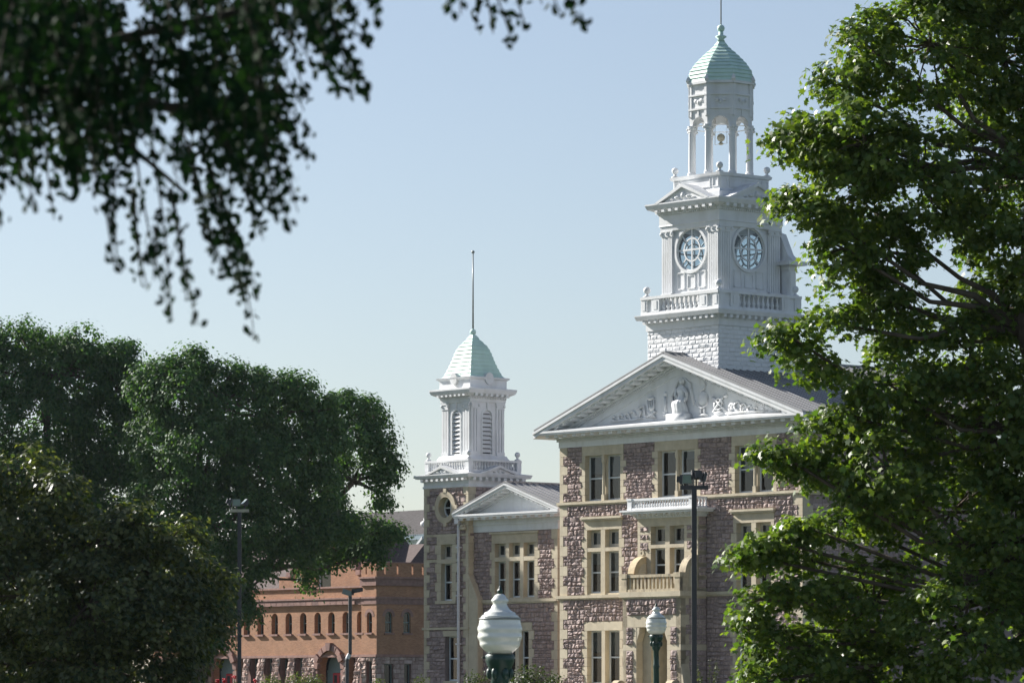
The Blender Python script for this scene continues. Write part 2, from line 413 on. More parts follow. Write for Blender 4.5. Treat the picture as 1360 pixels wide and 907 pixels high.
# belts
def belt(mb, m, a, b, z0, z1, p=.13):
    n = max(1, round((b - a) / 1.1)); w = (b - a) / n
    for i in range(n): mb.box(m, a + i * w + .003, a + (i + 1) * w - .003, z0 + .07, z1, -.1, p, random.random()); mb.box(m, a + i * w + .003, a + (i + 1) * w - .003, z0, z0 + .066, -.1, p * .55, random.random())
belt(lime, m0, -.13, W1 + .13, 10.58, 10.77); 
belt(lime, m0, -.15, W1 + .15, 6.16, 6.37, .16)
# corner quoins (left and right) for the three storeys
tabsL, tabsR = [], []
for z0, z1, ph in ((.2, 6.16, 0), (6.37, 10.58, 1), (10.77, ZF, 0)):
    tabsL += blocks(lime, m0, 0, .24, z0, z1, .45, 0, .3, ph=ph)
    tabsR += blocks(lime, m0, W1 - .28, W1, z0, z1, .45, .32, 0, ph=ph)
OPEN = []   # openings: (a,b,z0,z1,opts)
SUR = []    # surround rects to keep clear of rock
third = []
for i, c in enumerate((3.04, 8.10, 13.24)):
    a, b = c - 1.46, c + 1.46
    tl = blocks(lime, m0, a, a + .22, Z3a, Z3b, .30, .17, 0, ph=i % 2); tr = blocks(lime, m0, b - .22, b, Z3a, Z3b, .30, 0, .17, ph=i % 2)
    lintel(lime, m0, a, b, Z3b, ZF, 2)
    # colonnette mullion
    lime.box(m0, c - .10, c + .10, Z3a, Z3a + .28, -.3, .02, .3).box(m0, c - .08, c + .08, Z3b - .28, Z3b, -.3, .02, .3)
    lime.box(m0, c - .10, c + .10, Z3a, Z3b, -.36, -.14, .4)
    cc = m0(c, 0, -.05); lime.loft((cc[0], cc[1], 0), [(.075, Z3a + .28), (.065, Z3b - .4), (.09, Z3b - .34), (.1, Z3b - .28)], 10)
    OPEN += [(a + .22, c - .10, Z3a, Z3b), (c + .10, b - .22, Z3a, Z3b)]
    third.append((a, b, tl + tr)); SUR.append((a, b, Z3a, ZF))
# third-storey rock strips
edges = [(.24, third[0][0]), (third[0][1], third[1][0]), (third[1][1], third[2][0]), (third[2][1], W1 - .28)]
tabs3 = tabsL + tabsR + sum([t[2] for t in third], [])
for a, b in edges: stones(stone, m0, subtract((a, b, Z3a, ZF), tabs3))
# second storey groups
SECW = []
sec = []
for c in (3.06, 13.22):
    a, b = c - 1.32, c + 1.32
    tl = blocks(lime, m0, a, a + .2, 6.37, 9.42, .44, .16, 0); tr = blocks(lime, m0, b - .2, b, 6.37, 9.42, .44, 0, .16)
    lintel(lime, m0, a, b, 9.42, 9.85, 2)
    lime.box(m0, a - .06, b + .06, 9.85, 9.93, -.05, .14, .2).box(m0, a - .12, b + .12, 9.93, 10.03, -.05, .2, .1)
    lime.box(m0, c - .15, c + .15, 6.37, 9.42, -.4, .026, .6)
    for p, q in ((a + .2, c - .15), (c + .15, b - .2)):
        lime.box(m0, p, q, 8.40, 8.58, -.36, .022, .3)
        OPEN += [(p, q, 6.45, 8.40), (p, q, 8.58, 9.42)]; lime.box(m0, p, q, 6.37, 6.45, -.4, -.02, .3)
    sec.append((a, b, tl + tr)); SUR.append((a, b, 6.37, 10.03))
tabs2 = tabsL + tabsR + sum([t[2] for t in sec], [])
BAYL, BAYR = 6.05, 10.12
for a, b in ((.24, sec[0][0]), (sec[0][1], BAYL), (BAYR, sec[1][0]), (sec[1][1], W1 - .28)): stones(stone, m0, subtract((a, b, 6.37, 10.58), tabs2))
for s_ in sec: stones(stone, m0, [(s_[0], s_[1], 10.03, 10.58)])
stones(stone, m0, [(BAYL, BAYR, 10.03, 10.58)])
# ground storey groups
gs = []
for c in (3.09, 13.2):
    a, b = c - 1.34, c + 1.34
    tl = blocks(lime, m0, a, a + .2, 2.2, 4.70, .42, .16, 0); tr = blocks(lime, m0, b - .2, b, 2.2, 4.70, .42, 0, .16)
    lintel(lime, m0, a, b, 4.70, 5.12, 2); lime.box(m0, c - .12, c + .12, 2.2, 4.7, -.4, .026, .6)
    lime.box(m0, a - .1, b + .1, 2.02, 2.2, -.4, .1, .3)
    OPEN += [(a + .2, c - .12, 2.2, 4.7), (c + .12, b - .2, 2.2, 4.7)]
    gs.append((a, b, tl + tr)); SUR.append((a, b, 2.02, 5.12))
tabs1 = tabsL + tabsR + sum([t[2] for t in gs], [])
for a, b in ((.24, gs[0][0]), (gs[0][1], 6.2), (10.15, gs[1][0]), (gs[1][1], W1 - .28)): stones(stone, m0, subtract((a, b, 1.3, 6.16), tabs1))
for s_ in gs: stones(stone, m0, [(s_[0], s_[1], 5.12, 6.16), (s_[0], s_[1], 1.3, 2.02)])
for a, b in ((.24, 6.2), (10.15, W1 - .3)): lime.box(m0, a, b, .2, 1.3, -.1, .12, .5)
# core masonry behind
for r in subtract((0.02, W1 - .02, 0, ZF), SUR + [(6.4, 9.9, 6.5, 9.4), (6.7, 9.6, 1.9, 4.9)]): core.box(m0, *r, -.44, -.012)
# right flank of the pavilion
mr = Rt(W1)
for z0, z1, ph in ((.2, 6.16, 1), (6.37, 10.58, 0), (10.77, ZF, 1)):
    blocks(lime, mr, .0, .30, z0, z1, .45, 0, .3, d1=.028, ph=ph); 
belt(lime, mr, .0, 13, 10.58, 10.77); belt(lime, mr, .0, 13, 6.16, 6.37, .16)
stones(stone, mr, [(.62, 6, .3, 6.16), (.62, 6, 6.37, 10.58), (.62, 6, 10.77, ZF)], .5, .3)
core.box(mr, .01, 13, 0, ZF, -.4, -.012); core.box(Lf(0), .44, 13, 0, ZF, -.4, -.02)
core.box(Bk(13), 0, W1, 0, ZF, -.4, 0)
hall_stone = stone.build('stone_wall', 'quartz', HU, recalc=True)
core.build('wall_core', 'quartzdark', HU); lime.build('stone_trim', 'lime', HU)
MB().box(m0, .5, W1 - .5, .2, ZF, -1.72, -1.7).box(m0, .4, W1 - .4, 6.1, 6.2, -4, -.42).box(m0, .4, W1 - .4, 10.5, 10.6, -4, -.42).build('room_shade_sheet', 'dark', HU)  # near-black sheets behind the windows, painted-in shade of the rooms
for k, (a, b, z0, z1) in enumerate(OPEN):
    tall = z1 - z0 > 1.2
    window(HU, m0, a, b, z0, z1, .25, rail=tall, fw=.07 if tall else .13, blind=[.4, .45, .0, .2, .55, .5, .3, .0, .62, .0, .5, .35, .0, .45][k % 14] if tall else .98, curtain=k in (1, 7, 15, 9), frame='sash' if tall else 'buffwood')

# --- bay over the porch
PB = F(-.55)
bay = MB(); BPAN = []
def panel(L, m, r, *a):
    q = MB(); stones(q, m, [r], *a); L.append(q)
for z0, z1 in ((6.37, 7.2),): bay.box(PB, BAYL, BAYR, z0, z1, -.5, .0, .4)
cb = 8.08
oa, ob = (6.95, 7.93), (8.23, 9.21)
bay.box(PB, BAYL, BAYR, 9.42, 9.80, -.5, .0, .2)
for a, b in ((BAYL, oa[0]), (ob[1], BAYR)):
    z = 7.2
    for k, h in enumerate((.55, .45, .5, .36, .36)):
        zz = z + h
        if k in (2, 3, 4):
            bay.box(PB, a, a + .18, z + .005, zz - .005, -.5, 0, .3).box(PB, b - .16, b, z + .005, zz - .005, -.5, 0, .5)
            bay.box(PB, a + .18, b - .16, z, z + .12, -.5, -.002, .1).box(PB, a + .18, b - .16, z + .12, zz, -.5, -.05, .9)
            panel(BPAN, PB, (a + .19, b - .17, z + .13, zz - .01), .3, .2, .05)
        else: bay.box(PB, a, b, z + .005, zz - .005, -.5, 0, random.random())
        z = zz
    c = PB((a + b) / 2 - .1, 8.22, .02)
bay.box(PB, oa[1], ob[0], 7.2, 9.42, -.5, .002, .5).box(PB, oa[0], ob[1], 8.42, 8.58, -.45, .004, .2)
for c_ in (6.35, 9.75):
    ring(bay, PB, c_, 8.22, .07, .16, -.02, .03, 16)
br_ = Rt(BAYR)
for k in range(6):
    z = 6.37 + k * .57
    bay.box(br_, -.549, 0, z, z + .16, -.4, .0, .3)
    panel(BPAN, br_, (-.5, -.02, z + .17, z + .56), .35, .2, .05); bay.box(br_, -.549, 0, z + .16, z + .57, -.4, -.03, .9)
BAY = bay.build('bay_front', 'lime', HU)
for q in BPAN: q.build('rock_panel', 'quartz', BAY)
for p, q in (oa, ob):
    window(HU, PB, p, q, 6.9, 8.42, .3, rail=True); window(HU, PB, p, q, 8.58, 9.42, .3, rail=False, fw=.13, frame='buffwood')
# white bay cornice and balustrade
bc = MB()
for z0, z1, o in ((9.80, 9.9, .06), (9.9, 10.0, .16), (10.0, 10.1, .5), (10.1, 10.18, .6)):
    bc.box(PB, BAYL - o, BAYR + o, z0, z1, -.52, o)
for i in range(26): bc.box(PB, BAYL - .1 + i * .165, BAYL - .1 + i * .165 + .09, 9.84, 9.9, 0, .12)
for i in range(12): bc.box(PB, BAYL - .02 + i * .365, BAYL + .12 + i * .365, 9.93, 9.998, 0, .42)
BC = bc.build('bay_cornice', 'white', HU)
bb = MB()
bb.box(PB, BAYL - .1, BAYR + .1, 10.18, 10.27, .28, .46).box(PB, BAYL - .1, BAYR + .1, 10.60, 10.70, .28, .46)
for x in (BAYL - .05, BAYR + .05, ): bb.box(PB, x - .14, x + .14, 10.18, 10.62, .27, .47); bb.box(PB, x - .17, x + .17, 10.62, 10.72, .24, .5)
n = 22
for i in range(n): baluster(bb, PB, BAYL + .2 + (BAYR - BAYL - .4) * i / (n - 1), 10.27, 10.6, .065, .37)
for x, mm in ((BAYR + .1, Rt(BAYR - .0)), (BAYL, Rt(BAYL - .05))):
    bb.box(mm, -.8, -.02, 10.18, 10.27, -.03, .12).box(mm, -.8, -.02, 10.6, 10.7, -.03, .12)
    for i in range(4): baluster(bb, mm, -.7 + i * .2, 10.27, 10.6, .065, .05)
bb.build('bay_balustrade', 'white', BC)

# --- porch
PV = -1.6; PL, PR = 6.2, 10.1; mp = F(PV)
po, PPAN = MB(), []
x0, x1 = 7.12, 9.2      # door opening
po.box(mp, PL - .12, PR + .12, 6.16, 6.40, -1.6, .14, .4)
po.box(mp, PL, PR, 6.08, 6.16, -1.6, .06, .3)
for a, b in ((PL, PL + .27), (PR - .27, PR)): blocks(po, mp, a, b, 5.32, 6.08, .4, 0, 0, 0, -.4)
po.box(mp, PL + .27, PR - .27, 5.32, 6.08, -.4, -.05, .9); panel(PPAN, mp, (PL + .27, PR - .27, 5.32, 6.08), .36, .24, .09)
lintel(po, mp, PL, PR, 4.78, 5.32, 5, 0, -1.6)
for a, b, ins in ((PL, x0, (PL + .24, PL + .70)), (x1, PR, (x1 + .22, PR - .24))):
    for z0, z1 in ((3.98, 4.78), (1.2, 3.72)):
        blocks(po, mp, a, ins[0], z0, z1, .4, 0, .0, 0, -1.6); blocks(po, mp, ins[1], b, z0, z1, .4, 0, 0, 0, -.4)
        po.box(mp, ins[0], ins[1], z0, z1, -1.0, -.05, .9); panel(PPAN, mp, (ins[0], ins[1], z0, z1), .3, .22, .07)
    po.box(mp, a, b, 3.72, 3.98, -.4, .003, .2)
po.box(mp, x0 - .02, x1 + .02, .2, 1.2, -1.5, -.02, .3)
for a, b in ((PL, x0), (x1, PR)): po.box(mp, a, b, .2, 1.2, -1.6, .02, .3)
# corbelled corners of the opening
for sgn, x in ((1, x0), (-1, x1)): po.prism(mp, [(x, 4.78), (x + sgn * .2, 4.78), (x + sgn * .17, 4.5), (x, 4.12)], -.38, -.01, .3)
# battered feet
for x, sg in ((PL, -1), (PR, 1)): po.prism(mp, [(x, 3.1), (x + sg * .42, 1.2), (x + sg * .42, .2), (x, .2)], -.5, -.01, .5)
# side walls: right flank visible
sr = Rt(PR)
for z0, z1 in ((1.2, 3.72), (3.98, 6.08)):
    blocks(po, sr, PV, PV + .3, z0, z1, .45, 0, .22, .0, -.3)
    q = MB(); PPAN.append(q); stones(q, sr, subtract((PV + .32, 0, z0, z1), [(PV + .3, PV + .52, z0 + i * .9, z0 + i * .9 + .45) for i in range(3)]), .42, .26, .04)
    po.box(sr, PV + .3, 0, z0, z1, -.3, -.02, .9)
po.box(sr, PV, 0, 3.72, 3.98, -.3, .01, .2)
po.box(Lf(PL), PV, 0, .2, 6.1, -.3, -.01, .9)
POR = po.build('entrance_porch', 'lime', HU); [q.build('rock_panel', 'quartz', POR) for q in PPAN]
vest = MB().box(mp, x0 - .5, x1 + .5, 1.0, 4.7, -1.6, -1.56).box(mp, x0 - .02, x0 + .55, 1.3, 4.77, -1.4, -.42).box(mp, x1 - .25, x1 + .1, 1.3, 4.77, -1.4, -.42)
vest.build('vestibule_wall', 'lime', POR)
MB().box(mp, 7.75, 8.85, 1.3, 3.9, -1.54, -1.46).box(mp, 7.85, 8.25, 1.5, 3.6, -1.46, -1.43).box(mp, 8.35, 8.75, 1.5, 3.6, -1.46, -1.43).build('door', 'greentrim', POR)
st = MB()
for i in range(7): st.box(mp, x0 - .3, x1 + .3, .2, 1.25 - i * .15, -.4 + i * .32, .0 + (i + 1) * .32)
st.build('steps', 'limegrime', POR)
# cheek walls with carved scroll ends
for x in (PL - .1, PR - .35):
    w = MB().box(mp, x, x + .45, .2, 1.9, .05, 2.2, .4).box(mp, x - .05, x + .5, 1.9, 2.02, .03, 2.25, .2)
    w.prism(Rt(x), [(PV - .4 + .24 * math.cos(a * math.pi / 8), 2.16 + .2 * math.sin(a * math.pi / 8)) for a in range(16)], .02, .43, .3)
    w.build('cheek_wall', 'limegrime', POR)
# balcony over porch
ba = MB(); 
ba.box(mp, PL + .1, PR - .1, 6.40, 6.52, -.1, .08, .5).box(mp, PL + .1, PR - .1, 7.05, 7.18, -.1, .08, .5)
for x in (PL + .02, PR - .3): ba.box(mp, x, x + .34, 6.4, 7.02, -.3, .1, .3); ba.box(mp, x - .05, x + .39, 7.02, 7.24, -.33, .13, .2)
for i in range(12):
    x = PL + .55 + i * (PR - PL - 1.15) / 11; ba.box(mp, x - .06, x + .06, 6.52, 7.05, -.06, .04, random.random())
ba.build('balcony_rail', 'limegrime', POR)
# quarter round consoles
for x, mt_ in ((PL + .02, 'limerust'), (PR - .42, 'limegrime')):
    pr = []
    for i in range(11):
        a = math.pi / 2 * i / 10; pr.append((-.55 - .78 * math.sin(a), 7.15 + .9 * math.cos(a)))
    c = MB().prism(Rt(x), [(-.45, 6.4), (-.45, 8.05)] + pr + [(-1.33, 6.4)], .0, .44)
    c.build('console', mt_, POR)
    MB().prism(Rt(x + .44), [(-.6 - .5 * math.sin(i * math.pi / 20), 7.1 + .62 * math.cos(i * math.pi / 20)) for i in range(11)] + [(-1.1, 6.6), (-.6, 6.6)], .0, .03).build('console_panel', 'lime', POR)

# --- main entablature, pediment, roof
SL = .347
ent = MB()
OV = .9
ent.box(m0, -.05, W1 + .05, ZF, 13.62, -.3, .05).box(m0, -.03, W1 + .03, 13.62, 13.75, -.3, .09)
ent.box(Rt(W1), -.04, 12, ZF, 13.62, -.3, .05).box(Rt(W1), 0, 12, 13.62, 13.75, -.3, .09).box(Lf(0), .04, 12, ZF, 13.75, -.3, .05)
for mm, a, b in ((m0, -.1, W1 + .1), (Rt(W1), -.1, 12)):
    n = int((b - a) / .13)
    for i in range(n): x = a + (b - a) * i / n; ent.box(mm, x, x + .075, 13.63, 13.74, .088, .15)
    ent.box(mm, a - .1, b + (.1 if mm is m0 else 0), 13.75, 13.80, -.2, .2)
    n = int((b - a) / .62)
    for i in range(n + 1): x = a + (b - a) * i / n - .13; ent.box(mm, x, x + .26, 13.80, 13.93, .1, .74)
ent.box(m0, -OV + .04, W1 + OV - .04, 13.932, 14.02, -.3, OV - .04).box(m0, -OV, W1 + OV, 14.022, 14.12, -.4, OV)
ent.box(Rt(W1), -.3, 12.4, 13.932, 14.02, -.3, OV - .05).box(Rt(W1), -.9 + .001, 12.4, 14.022, 14.12, -.35, OV - .002)
ent.box(Lf(0), -.3, 12.4, 13.932, 14.02, -.3, OV - .05).box(Lf(0), -.895, 12.4, 14.022, 14.12, -.35, OV - .002)
# sloped wash on top of the cornice
vv = [m0(0, 14.122, OV - .02), m0(W1, 14.122, OV - .02), m0(W1, 14.32, .02), m0(0, 14.32, .02)]
ent.add([m0(-OV + .3, 14.121, OV - .03), m0(W1 + OV - .3, 14.121, OV - .03), m0(W1 + .2, 14.30, .0), m0(-.2, 14.30, .0)], [(0, 1, 2, 3)])
ENT = ent.build('cornice', 'white', HU)
def zr(s, off=0.): return 17.25 - SL * abs(s - UC) + off
def rake(mb, m, s0, s1, lo, hi, d0, d1, n=1):
    for k in range(n):
        a, b = s0 + (s1 - s0) * k / n, s0 + (s1 - s0) * (k + 1) / n
        mb.prism(m, [(a, zr(a, lo)), (b, zr(b, lo)), (b, zr(b, hi)), (a, zr(a, hi))], d0, d1)
ped = MB()
ped.prism(m0, [(-.2, 14.1), (W1 + .2, 14.1), (UC, 16.9)], -.3, .0)
for a, b in ((-OV - .05, UC), (UC, W1 + OV + .05)):
    sg = 1 if a < UC - 1 else -1
    rake(ped, m0, a, b, -.30, -.12, -.5, OV - .02); rake(ped, m0, a, b, -.12, .0, -.5, OV + .03)
    ia, ib = (a + 1.2, b) if sg > 0 else (a, b - 1.2)
    rake(ped, m0, ia, ib, -.50, -.40, -.2, .2)                                   # bed mould
    rake(ped, m0, ia + (.5 if sg > 0 else 0), ib - (0 if sg > 0 else .5), -.94, -.62, -.2, .05)         # flat band on tympanum
    n = 62
    for i in range(n):
        x = ia + (ib - ia) * (i + .3) / n; rake(ped, m0, x, x + .07, -.62, -.50, 0, .15)
    n = 15
    for i in range(n):
        x = ia + (ib - ia) * (i + .35) / n; rake(ped, m0, x, x + .26, -.42, -.30, .1, .74)
PED = ped.build('pediment', 'white', HU)
# relief sculpture
rl = MB()
def rp(s, z, d=.05): return m0(s, z, d)
def E_(s, z, rs, rz, rd=.12, d=.03): rl.ell(m0(s, z, d), (rs, rd, rz), 12, 8)
def T_(pts, r, d=.06): rl.tube([m0(a, b, d) for a, b in pts], r, 8)
cx = 8.55
rl.box(m0, cx - .62, cx + .6, 14.13, 14.52, 0, .5)
# draped seated figure
def drape(c0, prof, folds=9, amp=.1):
    vs = []; fs = []; n = 36
    for r, z, dy, sx in prof:
        for i in range(n):
            a = 2 * math.pi * i / n; k = 1 + amp * math.sin(folds * a + z * 2.5) * min(1, r / .25)
            vs.append(m0(c0 + sx + r * k * math.cos(a), z, .1 + dy + r * .55 * k * math.sin(a)))
    for j in range(len(prof) - 1):
        for i in range(n): fs.append((j * n + i, j * n + (i + 1) % n, (j + 1) * n + (i + 1) % n, (j + 1) * n + i))
    rl.add(vs, fs + [tuple(range(n))[::-1], tuple(range((len(prof) - 1) * n, len(prof) * n))])
drape(cx, [(.46, 14.5, .05, 0), (.43, 14.7, .08, -.02), (.40, 14.95, .14, -.04), (.36, 15.08, .16, -.02), (.25, 15.2, .06, 0), (.19, 15.34, .02, .01), (.22, 15.5, .04, .01), (.26, 15.66, .03, .01), (.20, 15.76, .0, .01), (.08, 15.82, .0, .01), (.07, 15.88, .0, .01)], 11, .09)
E_(cx + .01, 16.0, .105, .15, .13, .1); T_([(cx - .12, 15.98), (cx - .09, 16.12), (cx + .02, 16.17), (cx + .13, 16.1), (cx + .14, 15.92)], .045, .1)
T_([(cx - .35, 15.0), (cx + .3, 15.12), (cx + .42, 15.3)], [.05, .07, .04], .2)
T_([(cx - .22, 15.7), (cx - .36, 15.4), (cx - .1, 15.2)], [.09, .075, .06], .18); T_([(cx + .22, 15.7), (cx + .42, 15.42), (cx + .34, 15.1)], [.09, .075, .06], .16)
T_([(cx - .62, 14.6), (cx - .66, 15.3), (cx - .45, 15.85), (cx - .2, 16.1), (cx + .2, 16.12), (cx + .48, 15.9), (cx + .62, 15.4), (cx + .78, 14.9)], [.05, .07, .08, .06, .06, .09, .08, .05], .04)
T_([(cx - .5, 14.55), (cx - .45, 15.6)], [.06, .04], .05)
# column / torch left
T_([(cx - 1.15, 14.6), (cx - 1.15, 15.4)], [.07, .06]); E_(cx - 1.15, 15.5, .09, .12); E_(cx - 1.15, 14.55, .22, .08); E_(cx - 1.2, 14.68, .14, .1)
# bound sheaf of arrows / caduceus
for k in (-.2, -.07, .07, .2): T_([(cx - 2.1 + k * .6, 14.45), (cx - 2.15 + k * 1.2, 15.3)], .04)
E_(cx - 2.15, 15.35, .26, .1); E_(cx - 2.1, 14.9, .16, .12); T_([(cx - 2.45, 14.5), (cx - 1.8, 14.75)], .06); T_([(cx - 1.8, 14.45), (cx - 2.4, 14.8)], .05)
# lyre and scrolls
T_([(cx - 3.1, 14.95), (cx - 2.8, 14.8), (cx - 2.9, 14.55)], .05); T_([(cx - 3.0, 14.9), (cx - 2.6, 15.05), (cx - 2.55, 14.6)], .05)
for q, r_ in ((3.4, .2), (3.75, .15), (4.2, .13), (4.7, .09)):
    T_([(cx - q + r_ * math.cos(a), 14.62 - (q - 3.4) * .05 + r_ * math.sin(a)) for a in [i * .6 for i in range(10)]], .04)
T_([(cx - 4.9, 14.42), (cx - 4.1, 14.45), (cx - 3.4, 14.42), (cx - 2.7, 14.5)], .045)
# globe on stand
rl.ell(m0(cx + 1.35, 15.15, .0), (.33, .16, .36), 16, 10)
T_([(cx + .92, 15.1), (cx + 1.0, 14.85), (cx + 1.35, 14.72), (cx + 1.7, 14.85), (cx + 1.8, 15.2)], .035, .12)
T_([(cx + 1.2, 15.5), (cx + 1.45, 15.6), (cx + 1.6, 15.75), (cx + 1.45, 15.9)], .04); T_([(cx + 1.25, 14.75), (cx + 1.22, 14.45)], .045); T_([(cx + 1.45, 14.75), (cx + 1.5, 14.45)], .045); E_(cx + 1.36, 14.42, .34, .06)
# crossed tools and gear
T_([(cx + 2.0, 15.2), (cx + 2.9, 14.5)], .05); T_([(cx + 2.8, 15.25), (cx + 2.05, 14.5)], .05); E_(cx + 2.85, 15.22, .16, .1); E_(cx + 2.4, 14.45, .3, .09)
T_([(cx + 2.4 + .26 * math.cos(i * .7), 14.85 + .26 * math.sin(i * .7)) for i in range(10)], .05)
# foliage right
for q, zz, r_ in ((3.3, 14.62, .2), (3.65, 14.7, .2), (4.05, 14.6, .19), (4.45, 14.55, .14), (4.85, 14.48, .1), (5.3, 14.43, .08)):
    T_([(cx + q + r_ * math.cos(a), zz + r_ * math.sin(a)) for a in [i * .65 for i in range(9)]], .045)
T_([(cx + 2.9, 14.4), (cx + 4.2, 14.42), (cx + 5.6, 14.38)], .045)
rl.build('relief_sculpture', 'white', PED, smooth=True)
# roof
def gable_roof(parent, mfront, uc, zap, sl, w, d_front, d_back, seam=.42, thick=.06, lift=.012):
    rf = MB()
    for sg in (-1, 1):
        e = uc + sg * w; ze = zap - sl * w
        def pt(s, d, up): return mfront(s, zap - sl * abs(s - uc) + up, d)
        rf.add([pt(uc, d_front, lift), pt(e, d_front, lift), pt(e, d_back, lift), pt(uc, d_back, lift), pt(uc, d_front, lift + thick), pt(e, d_front, lift + thick), pt(e, d_back, lift + thick), pt(uc, d_back, lift + thick)],
               [(0, 1, 2, 3), (4, 5, 6, 7), (0, 1, 5, 4), (1, 2, 6, 5), (2, 3, 7, 6), (3, 0, 4, 7)])
        n = int(abs(d_front - d_back) / seam)
        for i in range(n + 1):
            d = d_front + (d_back - d_front) * i / n; a, b = d - .018, d + .018; t0, t1 = lift + thick, lift + thick + .05
            rf.add([pt(uc, a, t0), pt(e, a, t0), pt(e, b, t0), pt(uc, b, t0), pt(uc, a, t1), pt(e, a, t1), pt(e, b, t1), pt(uc, b, t1)], [(4, 5, 6, 7), (0, 1, 5, 4), (2, 3, 7, 6), (1, 2, 6, 5), (3, 0, 4, 7)])
    rf.box(mfront, uc - .1, uc + .1, zap - .02, zap + .13, d_back, d_front - .02)
    return rf.build('roof', 'metal', parent)
gable_roof(HU, m0, UC, 17.25, SL, 9.05, OV - .05, -15)
MB().box(Rt(W1 + OV), -.7, 14, 14.0, 14.16, -.02, .13).build('gutter', 'fixture', HU)

# --- clock tower
TC = (8.10, 2.8); CT = None
h = 2.4
tb = MB(); tcore = MB()
sides = sq_sides(*TC, h)
for i, m in enumerate(sides): stones(tb, m, [(-h, h, 14.3, 18.54)], .44, .2, .022, True, .006)
sqloft(tb, *TC, [(h - .012, 13.9), (h - .012, 18.56)])
CT = tb.build('clock_tower', 'whiterock', HU)
def cornice_sq(parent, c, prof, hm, zm0, zm1, ext, nm, hd=None, zd=None, nd=0, mw=.16, name='tower_cornice'):
    mb = MB(); sqloft(mb, *c, prof)
    for m in sq_sides(*c, hm):
        for i in range(nm):
            x = -hm - ext * .0 + (2 * hm) * (i + .5) / nm; mb.box(m, x - mw / 2, x + mw / 2, zm0, zm1, -.02, ext)
        if nd:
            for i in range(nd): x = -hm + 2 * hm * (i + .5) / nd; mb.box(m, x - hm / nd * .5, x + hm / nd * .5, zd[0], zd[1], -.02, .06)
    return mb.build(name, 'white', parent)
cornice_sq(CT, TC, [(2.46, 18.50), (2.46, 18.9), (2.55, 18.92), (2.55, 18.98), (2.78, 19.0), (2.84, 19.18), (2.84, 19.22), (2.5, 19.24)], 2.5, 18.84, 18.99, .24, 13)
# balustrade stage
bl = MB(); hb = 2.62
for m in sq_sides(*TC, hb):
    bl.box(m, -hb + .004, hb - .004, 19.22, 19.36, -.34, .02).box(m, -hb, hb, 19.95, 20.08, -.36, .05)
    for x in (-hb + .2, hb - .2): bl.box(m, x - .2, x + .2, 19.36, 19.95, -.34, 0.01); bl.box(m, x - .1, x + .1, 19.45, 19.87, 0, .03)
    for x in (-1.62, 1.62): bl.box(m, x - .26, x + .26, 19.36, 20.0, -.3, .03); bl.box(m, x - .12, x + .12, 19.47, 19.87, .02, .05)
    for a, b in ((-hb + .4, -1.88), (1.88, hb - .4)): bl.box(m, a, b, 19.36, 19.95, -.3, -.06)
    for i in range(9): baluster(bl, m, -1.2 + 2.4 * i / 8, 19.36, 19.95, .095, -.15)
bl.build('tower_balustrade', 'white', CT)
for sx in (-1, 1):
    for sy in (-1, 1): ballfin(CT, (TC[0] + sx * (hb - .2), TC[1] + sy * (hb - .2), 20.08), .17)
# shaft
hs = 1.95; sh = MB(); pil = MB()
sqloft(sh, *TC, [(2.1, 19.2), (2.1, 19.95), (2.04, 19.98), (2.0, 20.1)])
CZ_, CR = 22.15, .97
for m in sq_sides(*TC, hs):
    sh.plate(m, (-hs + .02, hs - .02, 20.05, 23.35), (0, CZ_), circ(CR), -.2, -.1, 48)
    for x in (-1.55, 1.55):
        pil.box(m, x - .40 if x < 0 else x - .3, x + .3 if x < 0 else x + .40, 20.05, 20.22, -.2, .05)
        for k in range(5):
            xx = x + (-.28 + .14 * k); pil.box(m, xx - .048, xx + .048, 20.22, 22.84, -.1, .02)
        pil.box(m, x - .38, x + .34 if x < 0 else x + .38, 20.22, 22.84, -.2, -.01)
        pil.box(m, x - .38, x + .38, 22.84, 22.9, -.2, .04).box(m, x - .34, x + .34, 22.9, 23.06, -.2, .03).box(m, x - .42, x + .42, 23.06, 23.12, -.2, .07)
        for q in (-.36, .36): c = m(x + q, 22.98, .04); pil.ell(c, .085, 10, 6)
        c = m(x, 22.98, .04); pil.ell(c, .07, 8, 6)
    # keystone, panels
    pil.box(m, -.07, .07, CZ_ + CR - .02, 23.14, -.12, .02)
    for a, b, zt in ((-.95, -.45, 21.1), (-.27, .27, 20.95), (.45, .95, 21.1)):
        for r in ((a, a + .05, 20.35, zt), (b - .05, b, 20.35, zt), (a, b, 20.35, 20.4), (a, b, zt, zt + .05)): pil.box(m, *r, -.1, -.06)
    ring(sh, m, 0, CZ_, CR, CR + .13, -.14, -.02, 48)
lin = MB()
for m in sq_sides(*TC, hs): lin.plate(m, (-hs + .25, hs - .25, 20.2, 23.35), (0, CZ_), circ(CR + .005), -.26, -.205, 48)
lin.build('shaft_shade_lining', 'shadelining', CT)  # added dark plates that paint shade onto the inner shaft walls
sh.build('shaft_wall', 'white', CT); pil.build('pilasters', 'white', CT)
